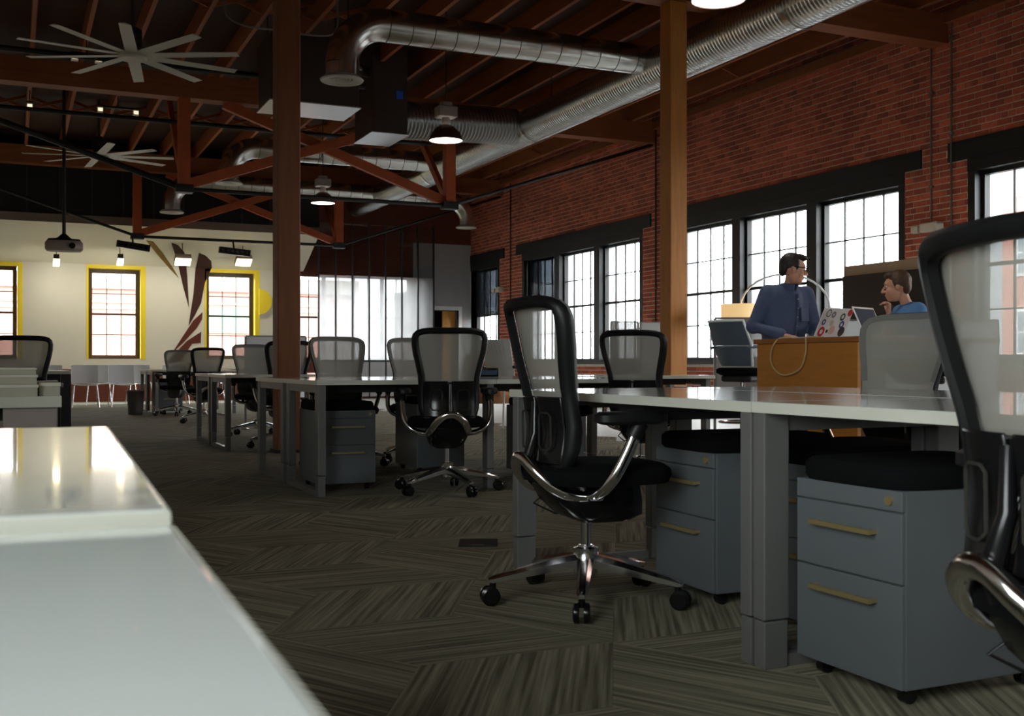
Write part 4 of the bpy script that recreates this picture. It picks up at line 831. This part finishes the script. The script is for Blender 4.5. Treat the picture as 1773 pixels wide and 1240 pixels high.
# ------------------------------------------------------------------ people (one continuous remeshed body each, clothes and hair as children)
def caps(g, pts, rs, n=14):
    """tapered limb through the points with rounded ends"""
    g.tube(pts, rs, n)
    for p, r in zip(pts, rs): g.ell(p, (r, r, r), n, 8)
    return g
def blob(name, g, m, parent, vox, smooth=6):
    o = ob(name, g, m, parent); md_ = o.modifiers.new('skin', 'REMESH'); md_.mode = 'VOXEL'; md_.voxel_size = vox; md_.use_smooth_shade = True
    s2 = o.modifiers.new('soft', 'SMOOTH'); s2.factor = .5; s2.iterations = smooth
    return o
def xf(g, M): g.v = [tuple(M @ Vector(p)) for p in g.v]; return g
def head_geo(M):
    g = G(); g.ell((0, -.012, .03), (.074, .096, .094)); g.ell((0, .022, -.04), (.058, .066, .078)); g.ell((0, .058, -.088), (.03, .028, .024)); g.ell((0, .066, .03), (.05, .026, .03))
    caps(g, [(0, .088, .012), (0, .106, -.012), (0, .113, -.03)], [.008, .011, .013], 8); g.ell((.012, .1, -.034), (.009, .01, .008), 8, 6); g.ell((-.012, .1, -.034), (.009, .01, .008), 8, 6)
    g.ell((0, .086, -.058), (.024, .012, .006)); g.ell((0, .084, -.068), (.021, .012, .007)); g.ell((0, .074, .024), (.042, .02, .009))
    for s_ in (-1, 1): g.ell((s_ * .076, -.012, -.008), (.010, .02, .031)); g.ell((s_ * .04, .05, -.03), (.024, .03, .03))
    return xf(g, M)
def hand(g, w, d, up, side, curl, s=1.0):
    """palm at w pointing along d, palm normal -up; four fingers of unequal length, thumb on the side"""
    w, d, up = Vector(w), Vector(d).normalized(), Vector(up).normalized(); x = d.cross(up).normalized() * side
    for q in (-.024, -.008, .008, .024): caps(g, [w + x * q * .7, w + d * .085 * s + x * q], [.016, .0135], 8)
    for q, L_ in ((-.028, .058), (-.0095, .072), (.0095, .078), (.028, .068)):
        a = w + d * .088 * s + x * q; b = a + (d * math.cos(curl * .5) - up * math.sin(curl * .5)) * L_ * .5; c = b + (d * math.cos(curl) - up * math.sin(curl)) * L_ * .5
        caps(g, [a, b, c], [.0095, .0088, .0075], 8)
    a = w + d * .03 + x * .026; b = a + (d * .6 + x * .8).normalized() * .04; c = b + (d * .9 + x * .3 - up * .2).normalized() * .032; caps(g, [a, b, c], [.013, .0105, .0085], 8)
def limbs(scale, J):
    g = G()
    for pts, rs in J: caps(g, [Vector(p) for p in pts], [r + scale for r in rs])
    return g

# standing person: hands on the counter, head turned to their left
P1 = thing('person', 'person with dark hair and glasses in a navy shirt standing behind the counter', 'person', (5.53, 6.99, 0), R(180)); P1.scale = (.95, .98, .985)
HM = Matrix.Translation((0, .135, 1.60)) @ Matrix.Rotation(R(64), 4, 'Z') @ Matrix.Rotation(R(-8), 4, 'X')
ra, la = [(.185, .05, 1.405), (.295, .0, 1.15), (.17, .235, 1.075)], [(-.185, .06, 1.405), (-.27, .06, 1.15), (-.13, .27, 1.075)]
torso = [([(0, .0, .98), (0, .01, 1.1), (0, .035, 1.25), (0, .05, 1.36)], [.12, .125, .135, .12]), ([(-.07, 0, .98), (-.085, .03, 1.25), (-.12, .05, 1.38)], [.10, .115, .075]), ([(.07, 0, .98), (.085, .03, 1.25), (.12, .05, 1.38)], [.10, .115, .075])]
legs = [([(s_ * .09, 0, .95), (s_ * .10, .02, .5), (s_ * .1, -.02, .1)], [.095, .062, .045]) for s_ in (-1, 1)]
J = torso + legs + [(ra, [.055, .043, .030]), (la, [.055, .043, .030]), ([(0, .05, 1.38), (0, .09, 1.50), (0, .115, 1.57)], [.075, .054, .054])]
g = limbs(-.012, J); h = head_geo(HM); g.add(h.v, h.f, True)
for s_ in (-1, 1): caps(g, [(s_ * .1, -.05, .05), (s_ * .1, .14, .035)], [.04, .033])
hand(g, (.165, .245, 1.07), (-.35, 1, -.28), (0, .3, 1), -1, .5); hand(g, (-.125, .28, 1.07), (.25, 1, -.28), (0, .3, 1), 1, .5)
blob('body', g, 'skin', P1, .0065, 4)
g = limbs(.010, torso + [([ra[0], ra[1], (.185, .205, 1.08)], [.066, .054, .041]), ([la[0], la[1], (-.145, .24, 1.08)], [.066, .054, .041]), ([(-.16, .05, 1.40), (0, .055, 1.43), (.16, .05, 1.40)], [.055, .065, .055])])
g.ell((0, .0, .97), (.175, .13, .06)); sh_ = blob('shirt', g, 'shirt_navy', P1, .012, 6)
ob('placket', G().tube([(-.005, .178, 1.40), (-.005, .188, 1.30), (-.005, .168, 1.15), (-.005, .145, 1.0)], [.014] * 4, 8, flat=.5), 'shirt_navy', sh_)
for k, z in enumerate((1.36, 1.29, 1.22, 1.15, 1.08)): ob('button', G().ell((-.005, float(np.interp(z, [1.0, 1.15, 1.30, 1.40], [.152, .176, .196, .187])), z), (.007, .004, .007), 8, 6), 'white_edge', sh_)
g = G()
for s_ in (-1, 1): g.sheet(lambda u, v: (HMc @ Vector((s_ * (.012 + .05 * u + .02 * v), .085 - .09 * u - .01 * v, .045 - .055 * v + .015 * u)), (s_ * .4, 1, .2)) if False else ((s_ * (.012 + .062 * u), .175 - .10 * u ** 2 - .03 * v * (1 - u) + .012 * v, 1.425 + .05 * (1 - v) + .018 * u), (s_ * .5, .9, .2)), 6, 4, .008)
ob('collar', g, 'shirt_navy', sh_)
ob('chest_pocket', G().box((-.085, .172, 1.24), (.10, .012, .11), Matrix.Rotation(R(14), 3, 'Z') @ Matrix.Rotation(R(6), 3, 'X')), 'shirt_navy', sh_, .004)
blob('trousers', limbs(.014, legs + [([(0, 0, .96), (0, 0, .88)], [.13, .12])]), 'jeans', P1, .012, 4)
g = G()
for s_ in (-1, 1): caps(g, [(s_ * .1, -.06, .045), (s_ * .1, .16, .035)], [.046, .04])
blob('shoes', g, 'black_plastic', P1, .01, 3)
g = G(); g.ell((0, -.026, .044), (.079, .093, .087)); g.ell((0, .03, .092), (.060, .060, .036)); g.ell((.012, .068, .096), (.046, .030, .024)); g.ell((0, -.08, .0), (.06, .035, .07))
for s_ in (-1, 1): g.ell((s_ * .07, .0, .03), (.015, .03, .045))
blob('hair', xf(g, HM), 'hair_dark', P1, .0065, 3)
g = G()
for s_ in (-1, 1):
    g.tube([(s_ * .032 + .026 * math.cos(a), .104 + .002 * math.cos(2 * a), .008 + .018 * math.sin(a)) for a in np.linspace(0, 2 * math.pi, 16, endpoint=False)], .0035, 6, True); g.tube([(s_ * .058, .1, .012), (s_ * .079, .06, .014), (s_ * .083, -.015, .01)], .0035, 6)
g.tube([(-.008, .106, .012), (.008, .106, .012)], .003, 6); ob('glasses', xf(g, HM), 'black_gloss', P1)
for s_ in (-1, 1):
    e = ob('eye', xf(G().ell((s_ * .032, .074, .006), (.012, .010, .009), 10, 7), HM), 'white_edge', P1); ob('iris', xf(G().ell((s_ * .032, .0828, .006), (.0055, .003, .0055), 8, 6), HM), 'hair_dark', e)
ob('eyebrows', xf(G().tube([(-.05, .088, .030), (-.03, .097, .034), (-.012, .098, .031)], .004, 6).tube([(.05, .088, .030), (.03, .097, .034), (.012, .098, .031)], .004, 6), HM), 'hair_dark', P1)

# seated person: chin resting on the left hand, elbow on the counter
P2 = thing('person', 'person with brown hair in a blue t-shirt sitting with chin on hand', 'person', (6.6, 6.62, 0), R(66))
HM = Matrix.Translation((0, .19, 1.455)) @ Matrix.Rotation(R(-24), 4, 'Z') @ Matrix.Rotation(R(-6), 4, 'X')
la = [(-.18, .09, 1.25), (-.17, .36, 1.065), (-.05, .27, 1.225)]; ra = [(.18, .09, 1.25), (.24, .16, .98), (.12, .36, 1.055)]
torso = [([(0, -.02, .86), (0, .0, 1.0), (0, .05, 1.14), (0, .08, 1.22)], [.12, .125, .13, .11]), ([(-.07, -.02, .86), (-.085, .03, 1.1), (-.115, .085, 1.235)], [.105, .115, .07]), ([(.07, -.02, .86), (.085, .03, 1.1), (.115, .085, 1.235)], [.105, .115, .07])]
legs = [([(s_ * .09, 0, .86), (s_ * .12, .40, .80), (s_ * .11, .32, .38)], [.09, .062, .045]) for s_ in (-1, 1)]
J = torso + legs + [(la, [.052, .042, .03]), (ra, [.052, .042, .03]), ([(0, .08, 1.24), (0, .12, 1.34), (0, .155, 1.42)], [.072, .055, .056])]
g = limbs(-.012, J); h = head_geo(HM); g.add(h.v, h.f, True)
hand(g, (-.048, .27, 1.225), (.10, -.02, 1), (0, -1, .1), 1, 2.0); hand(g, (.115, .365, 1.055), (-.5, .8, -.15), (0, .2, 1), -1, .5)
for s_ in (-1, 1): caps(g, [(s_ * .11, .28, .36), (s_ * .11, .45, .345)], [.04, .033])
blob('body', g, 'skin', P2, .0065, 4)
g = limbs(.010, torso + [([la[0], (-.176, .22, 1.16)], [.066, .060]), ([ra[0], (.205, .12, 1.12)], [.066, .060]), ([(-.15, .085, 1.245), (0, .085, 1.27), (.15, .085, 1.245)], [.055, .062, .055])]); g.ell((0, -.02, .87), (.18, .14, .06)); blob('t_shirt', g, 'tee_blue', P2, .012, 6)
blob('trousers', limbs(.014, legs + [([(0, -.02, .87), (0, .02, .84)], [.13, .12])]), 'jeans', P2, .012, 4)
g = G()
for s_ in (-1, 1): caps(g, [(s_ * .11, .27, .355), (s_ * .11, .47, .345)], [.046, .04])
blob('shoes', g, 'black_plastic', P2, .01, 3)
g = G(); g.ell((0, -.026, .046), (.081, .096, .090)); g.ell((0, .035, .095), (.06, .058, .034)); g.ell((0, -.07, .005), (.064, .045, .075))
for s_ in (-1, 1): g.ell((s_ * .07, -.01, .03), (.015, .03, .045))
blob('hair', xf(g, HM), 'hair_brown', P2, .0065, 3)
for s_ in (-1, 1):
    e = ob('eye', xf(G().ell((s_ * .032, .074, .006), (.012, .010, .009), 10, 7), HM), 'white_edge', P2); ob('iris', xf(G().ell((s_ * .032, .0828, .006), (.0055, .003, .0055), 8, 6), HM), 'hair_dark', e)
ob('eyebrows', xf(G().tube([(-.05, .088, .030), (-.03, .097, .034), (-.012, .098, .031)], .004, 6).tube([(.05, .088, .030), (.03, .097, .034), (.012, .098, .031)], .004, 6), HM), 'hair_brown', P2)
stool = bpy.data.objects['bar_stool']; dup(stool, (6.63, 6.6, 0), R(66), 'high stool carrying the seated person')
